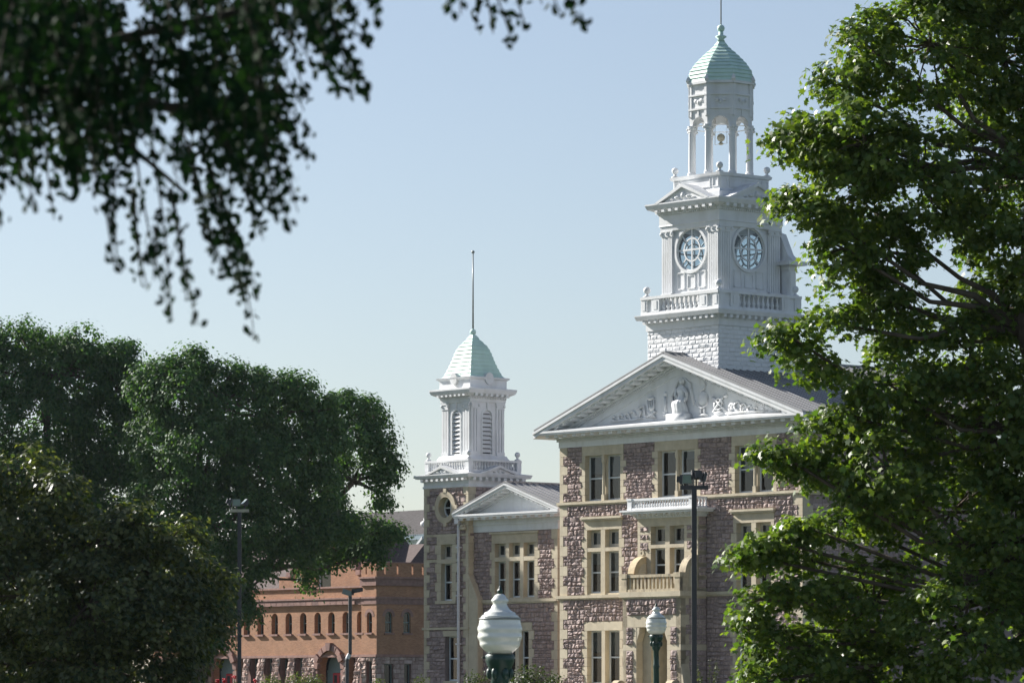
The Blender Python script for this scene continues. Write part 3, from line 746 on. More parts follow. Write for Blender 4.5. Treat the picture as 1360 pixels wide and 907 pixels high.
for m in sq_sides(*TC, hs):
    t = MB(); d0, d1 = -.17, -.11
    ring(t, m, 0, CZ_, .49, .56, d0, d1, 40); ring(t, m, 0, CZ_, CR - .05, CR + .01, d0, d1, 40); ring(t, m, 0, CZ_, .0, .08, d0 - .005, d1 + .005, 16)
    t.box(m, -CR, CR, CZ_ - .04, CZ_ + .04, d0, d1 + .003); t.box(m, -.04, .04, CZ_ - CR, CZ_ + CR, d0 + .003, d1)
    for k in range(8):
        a = math.pi / 8 + k * math.pi / 4 if False else math.pi / 4 * k + math.pi / 8
    for k in range(8):
        a = math.pi / 4 * k
        if k % 2 == 0: continue
        ca, sa = math.cos(a), math.sin(a); w = .03
        P = [(.56 * ca - w * sa, .56 * sa + w * ca), (.93 * ca - w * sa, .93 * sa + w * ca), (.93 * ca + w * sa, .93 * sa - w * ca), (.56 * ca + w * sa, .56 * sa - w * ca)]
        t.prism(m, [(p, CZ_ + q) for p, q in P], d0, d1)
    cw = t.build('clock_window', 'white', CT)
    # thin glass
    q = MB(); q.quad([m(CR * math.cos(i * math.pi / 16), CZ_ + CR * math.sin(i * math.pi / 16), -.14) for i in range(32)]).build('clock_pane', 'clearglass', CT, recalc=False)
# entablature + cornice + pediments
cornice_sq(CT, TC, [(1.9, 23.08), (1.98, 23.12), (2.0, 23.32), (2.04, 23.34), (2.02, 23.38), (2.02, 23.82), (2.12, 23.98), (2.12, 24.0), (2.42, 24.12), (2.5, 24.3), (2.5, 24.36), (1.6, 24.44)], 2.06, 23.96, 24.11, .34, 9, zd=(23.84, 23.93), nd=30, mw=.19)
sp = MB()
for m in sq_sides(*TC, hs):
    sp.prism(m, [(-1.42, 24.36), (1.42, 24.36), (0, 25.02)], -.5, .42)
    for sg in (-1, 1):
        P = [(0, 25.14), (sg * 1.85, 24.36), (sg * 1.62, 24.33), (0, 24.98)]
        sp.prism(m, P, -.5, .56)
    sp.ell(m(0, 24.6, .42), (.14, .14, .16), 10, 6)
    for sg in (-1, 1): sp.ell(m(sg * .38, 24.52, .42), (.16, .16, .08), 8, 6); sp.ell(m(sg * .7, 24.46, .42), (.12, .12, .05), 8, 6)
sp.build('small_pediments', 'white', CT)
# attic
at_ = MB(); sqloft(at_, *TC, [(1.75, 24.4), (1.75, 24.72), (1.62, 24.82), (1.56, 24.86), (1.56, 25.42), (1.66, 25.48), (1.68, 25.6), (1.3, 25.62)])
for m in sq_sides(*TC, 1.56):
    for a, b in ((-1.5, -1.1), (-.95, .95), (1.1, 1.5)):
        for r in ((a, b, 24.95, 25.0), (a, b, 25.33, 25.38), (a, a + .05, 25.0, 25.33), (b - .05, b, 25.0, 25.33)): at_.box(m, *r, -.01, .035)
at_.build('attic_block', 'white', CT)
for sx in (-1, 1):
    for sy in (-1, 1): ballfin(CT, (TC[0] + sx * 1.5, TC[1] + sy * 1.5, 25.6), .16)
# cupola
rot8 = 0
RC = 1.33 / math.cos(math.pi / 8)
for i in range(8):
    a = -math.pi / 2 + math.pi / 8 + i * math.pi / 4
    x, y = TC[0] + RC * math.cos(a), TC[1] + RC * math.sin(a)
    c = MB().loft((x, y, 0), [(.2, 25.6), (.2, 25.72), (.16, 25.78), (.145, 27.6), (.17, 27.64), (.15, 27.7), (.2, 27.84), (.2, 27.9)], 12)
    for k in range(4): c.ell((x + .2 * math.cos(a + .78 + k * 1.57), y + .2 * math.sin(a + .78 + k * 1.57), 27.76), .07, 8, 6)
    c.build('cupola_column', 'white', CT)
en = MB()
for i in range(8):
    m = oct_side(*TC, 1.42, i); hw = 1.42 * math.tan(math.pi / 8)
    en.plate(m, (-hw, hw, 27.88, 28.62), (0, 27.885), arch(.40, .004), -.26, 0, 28)
    en.box(m, -hw, hw, 28.62, 29.9, -.2, 0)
    for r in ((-hw, hw, 28.6, 28.68), (-hw, hw, 29.24, 29.32), ): en.box(m, r[0] - .03, r[1] + .03, r[2], r[3], -.02, .07)
    en.box(m, -hw - .05, hw + .05, 29.78, 29.9, -.02, .12)
    for x in (-hw + .06, hw - .06): en.box(m, x - .1, x + .1, 28.3, 29.78, -.02, .05)
    for x in (-.3, .3): en.ell(m(x * .6, 29.02, .0), (.14, .05, .1), 8, 6)
    en.ell(m(0, 28.94, .0), (.1, .06, .12), 8, 6); en.box(m, -.05, .05, 28.26, 28.6, -.02, .04)
for i in range(8):
    a = -math.pi / 2 + math.pi / 8 + i * math.pi / 4; x, y = TC[0] + 1.62 * math.cos(a), TC[1] + 1.62 * math.sin(a)
    en.loft((x, y, 0), [(.10, 29.88), (.15, 29.98), (.02, 30.2)], 4)
en.loft((*TC, 0), [(1.3, 28.7), (1.3, 28.75)], 8, -math.pi / 2, True, False)
en.build('cupola_entablature', 'white', CT)
DP = [(1.48, 29.9), (1.40, 30.42), (1.16, 30.79), (.92, 31.06), (.64, 31.34), (.43, 31.53), (.26, 31.71), (.15, 31.92)]
def stepdome(c, prof, n, rot, step, ap=True):
    pr = []; zs = [p[1] for p in prof]; z = zs[0]
    def rr(z):
        for (r0, a), (r1, b) in zip(prof, prof[1:]):
            if a <= z <= b: return r0 + (r1 - r0) * (z - a) / (b - a)
        return prof[-1][0]
    k = int((zs[-1] - zs[0]) / step)
    for i in range(k):
        a, b = zs[0] + i * step, zs[0] + (i + 1) * step
        pr += [(rr(a) + .05, a), (rr(b) + .004, b)]
    return MB().loft((c[0], c[1], 0), pr, n, rot, True, ap)
stepdome(TC, DP, 8, -math.pi / 2 - math.pi / 8 + math.pi / 8 + math.pi/8 - math.pi / 8, .18).build('dome', 'mint', CT)
MB().loft((*TC, 0), [(.2, 31.9), (.13, 32.0), (.27, 32.1), (.25, 32.14), (.11, 32.2), (.11, 32.34)], 14).ell((*TC, 32.5), .175, 16, 12).build('dome_finial', 'mint', CT, True)
MB().loft((*TC, 0), [(.035, 32.6), (.022, 36.5)], 8).build('spire_rod', 'fixture', CT)
# bell light hanging inside
MB().ell((*TC, 27.45), .19, 14, 10).loft((*TC, 0), [(.03, 27.1), (.14, 27.16), (.05, 27.24), (.05, 27.3)], 10).tube([(TC[0] - .4, TC[1], 28.7), (TC[0] - .4, TC[1], 27.15), (TC[0] + .4, TC[1], 27.15), (TC[0] + .4, TC[1], 28.7)], .015, 5).build('beacon', 'curtain', CT, True)
# rear annex
an = MB(); x0_, x1_, y0_, y1_ = 9.3, 10.5, 4.85, 5.25
an.box(F(y0_), x0_, x1_, 15, 21.3, -(y1_ - y0_), 0).box(F(y0_), x1_ - .45, x1_ - .05, 19, 21.2, -.1, .04).box(Rt(x1_), y0_ + .05, y0_ + .4, 19, 21.2, 0, .04)
an.box(F(y0_), x0_, x1_ + .05, 21.3, 21.5, -(y1_ - y0_) - .05, .05).box(F(y0_), x0_, x1_ + .4, 21.5, 21.68, -(y1_ - y0_) - .4, .4)
an.prism(F(y0_), [(x0_, 21.68), (x1_ + .3, 21.68), (x1_ - .1, 22.0), (x0_ + .6, 23.0), (x0_, 23.2)], -(y1_ - y0_), .0)
an.build('tower_annex', 'white', CT)

# --- wing with small pediment
VW = 3.2; mw_ = F(VW); WL, WR = -10.16, -3.82
ws, wc, wl = MB(), MB(), MB()
tr_ = []
for z0, z1, ph in ((.2, 6.18, 0), (6.4, 9.75, 1)): tr_ += blocks(wl, mw_, WR - .26, WR, z0, z1, .45, .2, 0, ph=ph)
belt(wl, mw_, WL + .7, WR, 6.18, 6.4, .12)
wa, wb = -8.78, -5.30
tl = blocks(wl, mw_, wa, wa + .24, 6.4, 9.15, .42, .14, 0); tr = blocks(wl, mw_, wb - .24, wb, 6.4, 9.15, .42, 0, .14)
lintel(wl, mw_, wa, wb, 9.15, 9.62, 3); wl.box(mw_, wa - .1, wb + .1, 9.62, 9.72, -.05, .12, .2)
WO = []
ow = (wb - wa - .48 - .52) / 3
for i in range(3):
    p = wa + .24 + i * (ow + .26); q = p + ow
    WO += [(p, q, 6.48, 8.27), (p, q, 8.48, 9.15)]
    if i < 2: wl.box(mw_, q, q + .26, 6.4, 9.15, -.4, .026, .5)
    wl.box(mw_, p, q, 8.27, 8.48, -.38, .022, .2).box(mw_, p, q, 6.4, 6.48, -.4, .0, .2)
ga, gb = -7.95, -5.72
gtl = blocks(wl, mw_, ga, ga + .25, 2.2, 4.85, .42, .14, 0); gtr = blocks(wl, mw_, gb - .25, gb, 2.2, 4.85, .42, 0, .14)
lintel(wl, mw_, ga, gb, 4.85, 5.25, 2); wl.box(mw_, -6.98, -6.7, 2.2, 4.85, -.4, .026, .5)
WO += [(ga + .25, -6.98, 2.2, 4.85), (-6.7, gb - .25, 2.2, 4.85)]
stones(ws, mw_, subtract((WL, WR - .26, 6.4, 9.75), tr_ + tl + tr + [(wa, wb, 6.4, 9.72)]))
stones(ws, mw_, subtract((WL, WR - .26, 1.0, 6.18), tr_ + gtl + gtr + [(ga, gb, 2.2, 5.25)]))
for r in subtract((WL, WR - .01, 0, 9.8), [(wa, wb, 6.4, 9.72), (ga, gb, 2.2, 5.25)]): wc.box(mw_, *r, -.44, -.012)
wc.box(Rt(WR), VW, 9, 0, 9.8, -.4, -.01)
# small pavilion link back wall toward main pavilion
wc.box(F(8.5), WR, 0, 0, 10.3, -.4, 0)
ws.build('stone_wall', 'quartz', HU); wc.build('wall_core', 'quartzdark', HU); wl.build('stone_trim', 'lime', HU)
MB().box(mw_, WL + .3, WR - .3, .2, 9.7, -1.72, -1.7).box(mw_, WL + .3, WR - .3, 5.9, 6.1, -1.7, -.43).build('room_shade_sheet', 'dark', HU)
for k, (a, b, z0, z1) in enumerate(WO):
    tall = z1 - z0 > 1.2
    window(HU, mw_, a, b, z0, z1, .24, rail=tall, fw=.065 if tall else .1, blind=0 if tall else .98, curtain=k == 4, frame='sash' if tall else 'buffwood')
UW = -7.0; OW = .72; ZE = 12.05; SW = .333; HWD = 4.02
def zw(s, off=0.): return ZE - SW * abs(s - UW) + off
we = MB()
we.box(mw_, UW - 3.2, UW + 3.24, 9.75, 10.08, -.3, .05).box(mw_, UW - 3.25, UW + 3.3, 10.08, 10.16, -.2, .12)
for i in range(13): x = UW - 3.45 + 6.9 * i / 12; we.box(mw_, x - .14, x + .14, 10.34, 10.46, .08, OW - .1)
we.box(mw_, UW - 3.5, UW + 3.5, 10.16, 10.34, -.2, .10)
we.box(mw_, UW - HWD + .08, UW + HWD - .1, 10.462, 10.54, -.2, OW - .03).box(mw_, UW - HWD + .03, UW + HWD - .05, 10.542, 10.64, -.2, OW)
we.prism(mw_, [(UW - 3.4, 10.64), (UW + 3.4, 10.64), (UW, 11.85)], -.3, .0)
for sg in (-1, 1):
    def rk(a, b, lo, hi, d0, d1): 
        a, b = UW + sg * a, UW + sg * b; we.prism(mw_, [(a, zw(a, lo)), (b, zw(b, lo)), (b, zw(b, hi)), (a, zw(a, hi))], d0, d1)
    rk(0, HWD, -.2, -.08, -.4, OW - .02); rk(0, HWD, -.08, 0, -.4, OW + .03); rk(0, 3.2, -.40, -.30, -.1, .12)
    for i in range(9): x = .25 + i * .38; rk(x, x + .24, -.31, -.2, .08, OW - .1)
we.build('wing_pediment', 'white', HU)
gable_roof(HU, mw_, UW, ZE, SW, HWD + .02, OW - .05, -7, .42, .05)
# rear hall body and its roof
bdy = MB().box(F(8.8), -13, 16, 0, 10.6, -9, 0).build('rear_wing_wall', 'quartzdark', HU)
rb = MB(); 
rb.add([(-13.5, 8.3, 10.6), (1.0, 8.3, 10.6), (1.0, 13.0, 12.3), (-11.0, 13.0, 12.3), (-13.5, 18, 10.6), (1, 18, 10.6)], [(0, 1, 2, 3), (3, 2, 5, 4), (0, 3, 4), (1, 5, 2)])
for i in range(26): x = -11 + i * .45; rb.add([(x, 8.3, 10.62), (x + .04, 8.3, 10.62), (x + .04, 13, 12.36), (x, 13, 12.36), (x, 8.3, 10.68), (x + .04, 8.3, 10.68), (x + .04, 13, 12.4), (x, 13, 12.4)], [(4, 5, 6, 7), (0, 3, 7, 4), (1, 2, 6, 5)])
rb.build('roof', 'metal', HU)

# --- louvered turret
TT = (-11.9, 4.59); ht = 1.74; VT = TT[1] - ht; mt = F(VT); TL, TR = TT[0] - ht, TT[0] + ht
ts, tc2, tl2 = MB(), MB(), MB()
tabs = []
for z0, z1, ph in ((.2, 4.95, 0), (5.07, 9.6, 1), (9.72, 12.05, 0)):
    tabs += blocks(tl2, mt, TL, TL + .22, z0, z1, .38, 0, .22, ph=ph); tabs += blocks(tl2, mt, TR - .2, TR, z0, z1, .38, .2, 0, ph=ph)
tl2.box(mt, TL - .08, TR + .06, 4.95, 5.07, -.1, .10, .4).box(mt, TL, TR, 9.6, 9.72, -.1, .04, .3).box(mt, TL, TR, 8.33, 8.47, -.1, .035, .3)
sa, sb = -12.62, -11.12; oa_, ob_ = -12.30, -11.42
t_a = blocks(tl2, mt, sa, oa_, 6.4, 9.2, .44, .13, 0); t_b = blocks(tl2, mt, ob_, sb, 6.4, 9.2, .44, 0, .13)
lintel(tl2, mt, sa, sb, 9.2, 9.6, 1); tl2.box(mt, oa_, ob_, 8.25, 8.46, -.38, .03, .3).box(mt, sa - .05, sb + .05, 6.25, 6.4, -.4, .1, .3)
lo = (-11.95, -11.05, 2.4, 4.62)
tl2.box(mt, lo[0] - .2, lo[1] + .15, 4.62, 4.90, -.4, .03, .3).box(mt, lo[0] - .1, lo[1] + .1, 2.22, 2.4, -.4, .08, .3)
RW = (-11.88, 11.05)
ring(tl2, mt, RW[0], RW[1], .52, .80, -.35, .12, 36)
for a in (0, math.pi / 2, math.pi, -math.pi / 2):
    x, z = RW[0] + .84 * math.cos(a), RW[1] + .84 * math.sin(a); tl2.box(mt, x - .1, x + .1, z - .1, z + .1, -.1, .14, .3)
hl = [(sa, sb, 6.25, 9.6), (RW[0] - .55, RW[0] + .55, RW[1] - .55, RW[1] + .55), (lo[0] - .05, lo[1] + .05, 2.25, 4.9)]
stones(ts, mt, subtract((TL + .22, TR - .2, 9.72, 12.05), tabs + hl), .40, .24)
stones(ts, mt, subtract((TL + .22, TR - .2, 8.47, 9.6), tabs + hl + t_a + t_b), .40, .24)
stones(ts, mt, subtract((TL + .22, TR - .2, 5.07, 8.33), tabs + hl + t_a + t_b), .40, .24)
stones(ts, mt, subtract((TL + .22, TR - .2, 1.0, 4.95), tabs + hl), .40, .24)
tsr = Rt(TR)
for z0, z1, ph in ((.2, 9.6, 1), (9.72, 12.05, 0)): blocks(tl2, tsr, VT, VT + .24, z0, z1, .38, 0, .2, d1=.028, ph=ph)
tl2.box(tsr, VT, TT[1] + ht, 11.2, 11.32, -.1, .05, .3)
stones(ts, tsr, [(VT + .46, TT[1] + ht, 8.5, 11.2), (VT + .46, TT[1] + ht, 11.32, 12.05)], .4, .24)
for r in subtract((TL + .01, TR - .01, 0, 12.1), hl): tc2.box(mt, *r, -.44, -.012)
tc2.box(tsr, VT + .02, TT[1] + ht, 0, 12.1, -.4, -.012).box(Lf(TL), VT + .02, TT[1] + ht, 0, 12.1, -.4, -.01).box(Bk(TT[1] + ht), TL, TR, 0, 12.1, -.4, 0)
# battered buttress on the corner towards the wing
bz = [(TR - .02, 7.7), (TR + .72, 6.4), (TR + .72, .2), (TR - .02, .2)]
tl2.prism(mt, bz, -.34, .012, .6)
for k in range(9): tl2.box(mt, TR + .25 - (.18 if k % 2 else 0), TR + .66, .5 + k * .6, 1.08 + k * .6, -.1, .028, random.random())
TU = ts.build('turret_stone_wall', 'quartz', HU); tc2.build('wall_core', 'quartzdark', HU); tl2.build('stone_trim', 'lime', HU)
MB().box(mt, TL + .3, TR - .3, .3, 12, -1.2, -1.18).build('room_shade_sheet', 'dark', HU)
window(HU, mt, oa_, ob_, 6.4, 8.25, .24, fw=.06); window(HU, mt, oa_, ob_, 8.46, 9.2, .24, rail=False, fw=.1, blind=.98, frame='buffwood'); window(HU, mt, *lo, .24, fw=.06)
t = MB(); ring(t, mt, *RW, .44, .53, -.34, -.26, 32); t.box(mt, RW[0] - .03, RW[0] + .03, RW[1] - .5, RW[1] + .5, -.32, -.27).box(mt, RW[0] - .5, RW[0] + .5, RW[1] - .03, RW[1] + .03, -.322, -.268)
rw = t.build('round_window', 'sash', HU)
MB().quad([mt(RW[0] + .5 * math.cos(i * math.pi / 16), RW[1] + .5 * math.sin(i * math.pi / 16), -.3) for i in range(32)]).build('pane', 'glass', rw, recalc=False)
LT = cornice_sq(HU, TT, [(1.76, 12.02), (1.8, 12.04), (1.8, 12.12), (1.76, 12.16), (1.76, 12.42), (1.86, 12.5), (2.06, 12.52), (2.12, 12.66), (2.12, 12.70), (1.7, 12.76)], 1.8, 12.36, 12.51, .24, 9, mw=.17, name='louvered_turret')
sp = MB()
for m in sq_sides(*TT, 1.76):
    sp.prism(m, [(-.95, 12.7), (.95, 12.7), (0, 13.04)], -.2, .24)
    for sg in (-1, 1): sp.prism(m, [(0, 13.14), (sg * 1.25, 12.7), (sg * 1.08, 12.68), (0, 13.0)], -.2, .36)
    sp.ell(m(0, 12.84, .24), (.1, .1, .1), 8, 6)
    for sg in (-1, 1): sp.ell(m(sg * .28, 12.80, .24), (.12, .12, .05), 8, 6)
sp.build('small_pediments', 'white', LT)
bl = MB(); hb = 1.72
for m in sq_sides(*TT, hb):
    bl.box(m, -hb + .004, hb - .004, 12.72, 12.9, -.24, .0).box(m, -hb, hb, 13.32, 13.42, -.24, .03)
    for x in (-hb + .14, hb - .14): bl.box(m, x - .14, x + .14, 12.9, 13.44, -.27, 0.008)
    for i in range(15): baluster(bl, m, -hb + .42 + (2 * hb - .84) * i / 14, 12.9, 13.32, .06, -.12)
bl.build('turret_balustrade', 'white', LT)
for sx in (-1, 1):
    for sy in (-1, 1): ballfin(LT, (TT[0] + sx * (hb - .14), TT[1] + sy * (hb - .14), 13.43), .14)
hl_ = 1.13; sh = MB()
sqloft(sh, *TT, [(1.3, 12.72), (1.3, 13.46), (1.26, 13.52), (1.2, 13.64), (1.16, 13.66)])
for m in sq_sides(*TT, hl_):
    sh.plate(m, (-hl_, hl_, 13.6, 16.34), (0, 15.62), arch(.31, 15.62 - 13.76), -.16, -.04, 28, archx(.31, 15.62 - 13.76))
    for x in (-.82, .82):
        sh.box(m, x - .26, x + .26, 13.64, 13.84, -.06, .05)
        for k in (-.18, 0, .18): sh.box(m, x + k - .07, x + k + .07, 13.84, 15.98, -.06, .02)
        sh.box(m, x - .27, x + .27, 15.98, 16.02, -.06, .05).box(m, x - .24, x + .24, 16.02, 16.22, -.06, .03).box(m, x - .29, x + .29, 16.22, 16.3, -.06, .06)
        for q in (-.24, .24): sh.ell(m(x + q, 16.14, .04), .07, 8, 6)
    ring2 = [(.31 * math.cos(i * math.pi / 12), 15.62 + .31 * math.sin(i * math.pi / 12)) for i in range(13)]
    for i in range(12):
        a0, a1 = i * math.pi / 12, (i + 1) * math.pi / 12
        sh.prism(m, [(r * math.cos(a), 15.62 + r * math.sin(a)) for r, a in ((.31, a0), (.40, a0), (.40, a1), (.31, a1))], -.06, .0)
    for sx in (-1, 1): sh.box(m, min(sx * .31, sx * .40), max(sx * .31, sx * .40), 13.74, 15.62, -.06, .0)
    sh.box(m, -.04, .04, 15.95, 16.34, -.05, .03)
sh.build('belfry_wall', 'white', LT)
for m in sq_sides(*TT, hl_):
    l = MB()
    for k in range(10):
        z = 13.82 + k * .215; w = .31 if z < 15.6 else math.sqrt(max(.01, .31 ** 2 - (z + .08 - 15.62) ** 2))
        l.add([m(-w, z, -.05), m(w, z, -.05), m(w, z + .15, -.16), m(-w, z + .15, -.16), m(-w, z + .03, -.05), m(w, z + .03, -.05), m(w, z + .18, -.16), m(-w, z + .18, -.16)], [(0, 1, 2, 3), (4, 5, 6, 7), (0, 1, 5, 4), (2, 3, 7, 6), (0, 3, 7, 4), (1, 2, 6, 5)])
    l.build('louver', 'louver', LT)
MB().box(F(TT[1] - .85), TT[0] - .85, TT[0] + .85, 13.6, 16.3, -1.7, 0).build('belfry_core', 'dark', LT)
cornice_sq(LT, TT, [(1.14, 16.3), (1.17, 16.34), (1.17, 16.55), (1.25, 16.62), (1.5, 16.74), (1.57, 16.9), (1.57, 16.98), (1.3, 17.02)], 1.18, 16.6, 16.75, .3, 7, zd=(16.48, 16.55), nd=22, mw=.15, name='turret_cornice')
bk = MB(); sqloft(bk, *TT, [(1.2, 16.98), (1.2, 17.42), (1.3, 17.48), (1.32, 17.56), (1.1, 17.6)])
for m in sq_sides(*TT, 1.2):
    bk.prism(m, [(.27 * math.cos(i * math.pi / 8), 17.5 + .3 * math.sin(i * math.pi / 8)) for i in range(16)], -.1, .1)
bk.build('blocking_course', 'white', LT)
stepdome(TT, [(1.10, 17.56), (.97, 17.78), (.86, 18.08), (.75, 18.4), (.65, 18.75), (.55, 19.08), (.42, 19.26), (.27, 19.46), (.13, 19.64), (.09, 19.8)], 4, 0, .2).build('turret_dome', 'mint', LT)
MB().loft((*TT, 0), [(.16, 19.6), (.1, 19.75)], 12).ell((*TT, 19.9), .16, 14, 10).build('dome_finial', 'mint', LT, True)
MB().loft((*TT, 0), [(.045, 20), (.03, 23.85)], 8).ell((*TT, 23.92), .085, 12, 8).build('flag_pole', 'fixture', LT, True)
# downspout with leader head and carved bracket
ds = MB().tube([mt(-10.78, 10.3, .14), mt(-10.78, .3, .14)], .075, 10).box(mt, -10.93, -10.63, 10.2, 10.5, .02, .3)
for z in (9, 6.6, 4.2): ds.box(mt, -10.9, -10.66, z, z + .06, -.0, .24)
ds.build('downspout', 'spout', HU)
k = MB()
for i in range(26): k.ell(mt(-10.55 + random.uniform(-.2, .25), 10.3 + random.uniform(-.38, .4), .1 + random.uniform(-.05, .1)), (.08, .1, .09), 8, 5)
k.build('carved_bracket', 'lime', HU, True)

# lower everything so that written heights are world heights
for o in list(HU.children): o.location.z = -ZO

# ------------------------------------------------------------------ brick armory
def local_root(name, p, label, cat):
    r = empty(name, p, TH); return tag(r, label, cat)
cs_, sn_ = math.cos(TH), math.sin(TH)
def L2W(u, v): return (AX + u * cs_ - v * sn_, AY + u * sn_ + v * cs_)
AR = empty('armory_building', (*L2W(-79.12, 52.1), ZO), TH)
tag(AR, 'orange brick armory with battlemented corner turret and rows of small arched windows behind the trees', 'building')
a0 = F(0.)       # local: u' = u+79.12, v' = v-52.1
U = lambda u: u + 79.12
bw, bs, bsr, trim = MB(), MB(), MB(), MB()
FL, FR = U(-106), -1.7
rec = F(.12)
ZS = 4.55
wx = [U(x) for x in (-91.05, -89.38, -87.68, -86.0, -84.4, -82.75, -81.1)] + [U(-92.75), U(-94.4), U(-96.1), U(-97.8), U(-99.5), U(-101.2)]
wx.sort(); wz0, wz1 = 6.12, 7.62; wr = .38
# arched-window wall as a row of pierced plates
ed = [FL] + [(a + b) / 2 for a, b in zip(wx, wx[1:])] + [FR]
for i, x in enumerate(wx):
    bw.plate(rec, (ed[i], ed[i + 1], ZS, 8.1), (x, wz1 - wr), arch(wr, wz1 - wr - wz0), -.5, 0, 24, archx(wr, wz1 - wr - wz0))
    trim.box(rec, x - wr - .08, x + wr + .08, wz0 - .14, wz0, -.1, .14, .3)
bw.box(rec, FL, FR, 8.5, 9.3, -.5, -.05)
doors = [(U(-84.45), 1), (U(-97.2), 0)]
for x, vis in doors: pass
# cornice bands and corbel
trim.box(rec, FL, FR, 8.1, 8.5, -.3, .12, .6)
for i in range(int((FR - FL) / .7)): trim.box(rec, FL + i * .7 + .02, FL + i * .7 + .68, 8.12, 8.4, .1, .2, random.random())
trim.box(rec, FL, FR, 8.5, 8.62, -.3, .26, .2).box(rec, FL, FR, 9.3, 9.42, -.5, .08, .0)
# ground storey: rough stone piers and tall windows
gwx = [U(x) for x in (-82.0, -88.05, -89.85, -91.65, -93.45, -95.15)] ; gwx.sort()
pier_edges = []
trim.box(rec, FL, FR, ZS - .14, ZS + .04, -.4, .1, .2)
gr = [(x - .48, x + .48, 1.2, ZS - .16) for x in gwx] + [(x - 1.65, x + 1.65, 1.2, ZS - .0) for x, _ in doors]
for r in subtract((FL, FR, 1.2, ZS - .14), gr):
    bs.box(rec, *r, -.5, -.01, .9)
    pr_ = MB(); stones(pr_, lambda s, z, d: rec(s, z, d + max(0, (ZS - z) * .16)), [r], .42, .3, .12); pr_.build('rough_pier', 'paleroughstone', AR)
for r in subtract((FL, FR, .7, 1.2), []): bs.box(rec, *r, -.5, .6, .5)
# doorway arches
for x, vis in doors:
    bw.plate(rec, (x - 2.05, x + 2.05, 1.2, ZS + 1.15), (x, 3.55), arch(1.35, 2.4), -.6, .02, 28, archx(1.35, 2.4))
    n = 9
    for k in range(n):
        a0_, a1_ = math.pi * k / n + .03, math.pi * (k + 1) / n - .03; big = .12 if k == n // 2 else 0
        trim.prism(rec, [(x + r * math.cos(a), 3.55 + r * math.sin(a)) for r, a in ((1.35, a0_), (1.78 + big, a0_), (1.78 + big, a1_), (1.35, a1_))], -.1, .22 + (.1 if k % 3 == 1 else 0), random.random())
    for sg in (-1, 1): trim.box(rec, min(x + sg * 1.35, x + sg * 1.78), max(x + sg * 1.35, x + sg * 1.78), 1.2, 3.5, -.1, .2, .4)
    d = MB().box(rec, x - .62, x + .62, 1.0, 3.3, -.75, -.66)
    D = d.build('door', 'reddoor', AR)
    for sx in (-1, 1):
        for zz in (1.9, 2.6): MB().box(rec, x + sx * .31 - .17, x + sx * .31 + .17, zz, zz + .55, -.66, -.65).build('door_pane', 'dark', D)
    MB().box(rec, x - 1.3, x - .66, 1.0, 3.5, -.78, -.7).box(rec, x + .66, x + 1.3, 1.0, 3.5, -.78, -.7).box(rec, x - 1.3, x + 1.3, 3.32, 3.5, -.78, -.68).prism(rec, [(x + 1.3 * math.cos(a * math.pi / 12), 3.5 + 1.3 * math.sin(a * math.pi / 12)) for a in range(13)], -.8, -.76).build('door_surround', 'greentrim', AR)
# gable above parapet
gm = F(1.4); gu = U(-86.9)
gpoly = [(gu - 5.3, 8.9), (gu + 6.0, 8.9), (gu + 6.0, 10.3), (gu + 4.3, 10.3), (gu, 13.9), (gu - 4.3, 10.3), (gu - 5.3, 10.3)]
bw.prism(gm, [(gu - 5.3, 8.9), (gu - .8, 8.9), (gu - .8, 13.2), (gu - 4.3, 10.3), (gu - 5.3, 10.3)], -.5, 0)
bw.prism(gm, [(gu + .8, 8.9), (gu + 6.0, 8.9), (gu + 6.0, 10.3), (gu + 4.3, 10.3), (gu + .8, 13.2)], -.5, 0)
bw.prism(gm, [(gu - .8, 12.0), (gu + .8, 12.0), (gu + .8, 13.2), (gu, 13.9), (gu - .8, 13.2)], -.5, 0)
for sg in (-1, 1):
    for i in range(9):
        x, z = gu + sg * (4.3 - i * .46), 10.3 + i * .385; trim.box(gm, min(x, x - sg * .5), max(x, x - sg * .5), z - .05, z + .3, -.5, .14, random.random())
trim.box(gm, gu + 4.3, gu + 6.02, 10.28, 10.45, -.5, .12, .3)
window(AR, gm, gu - .8, gu + .8, 8.9, 12.0, .2, fw=.12)
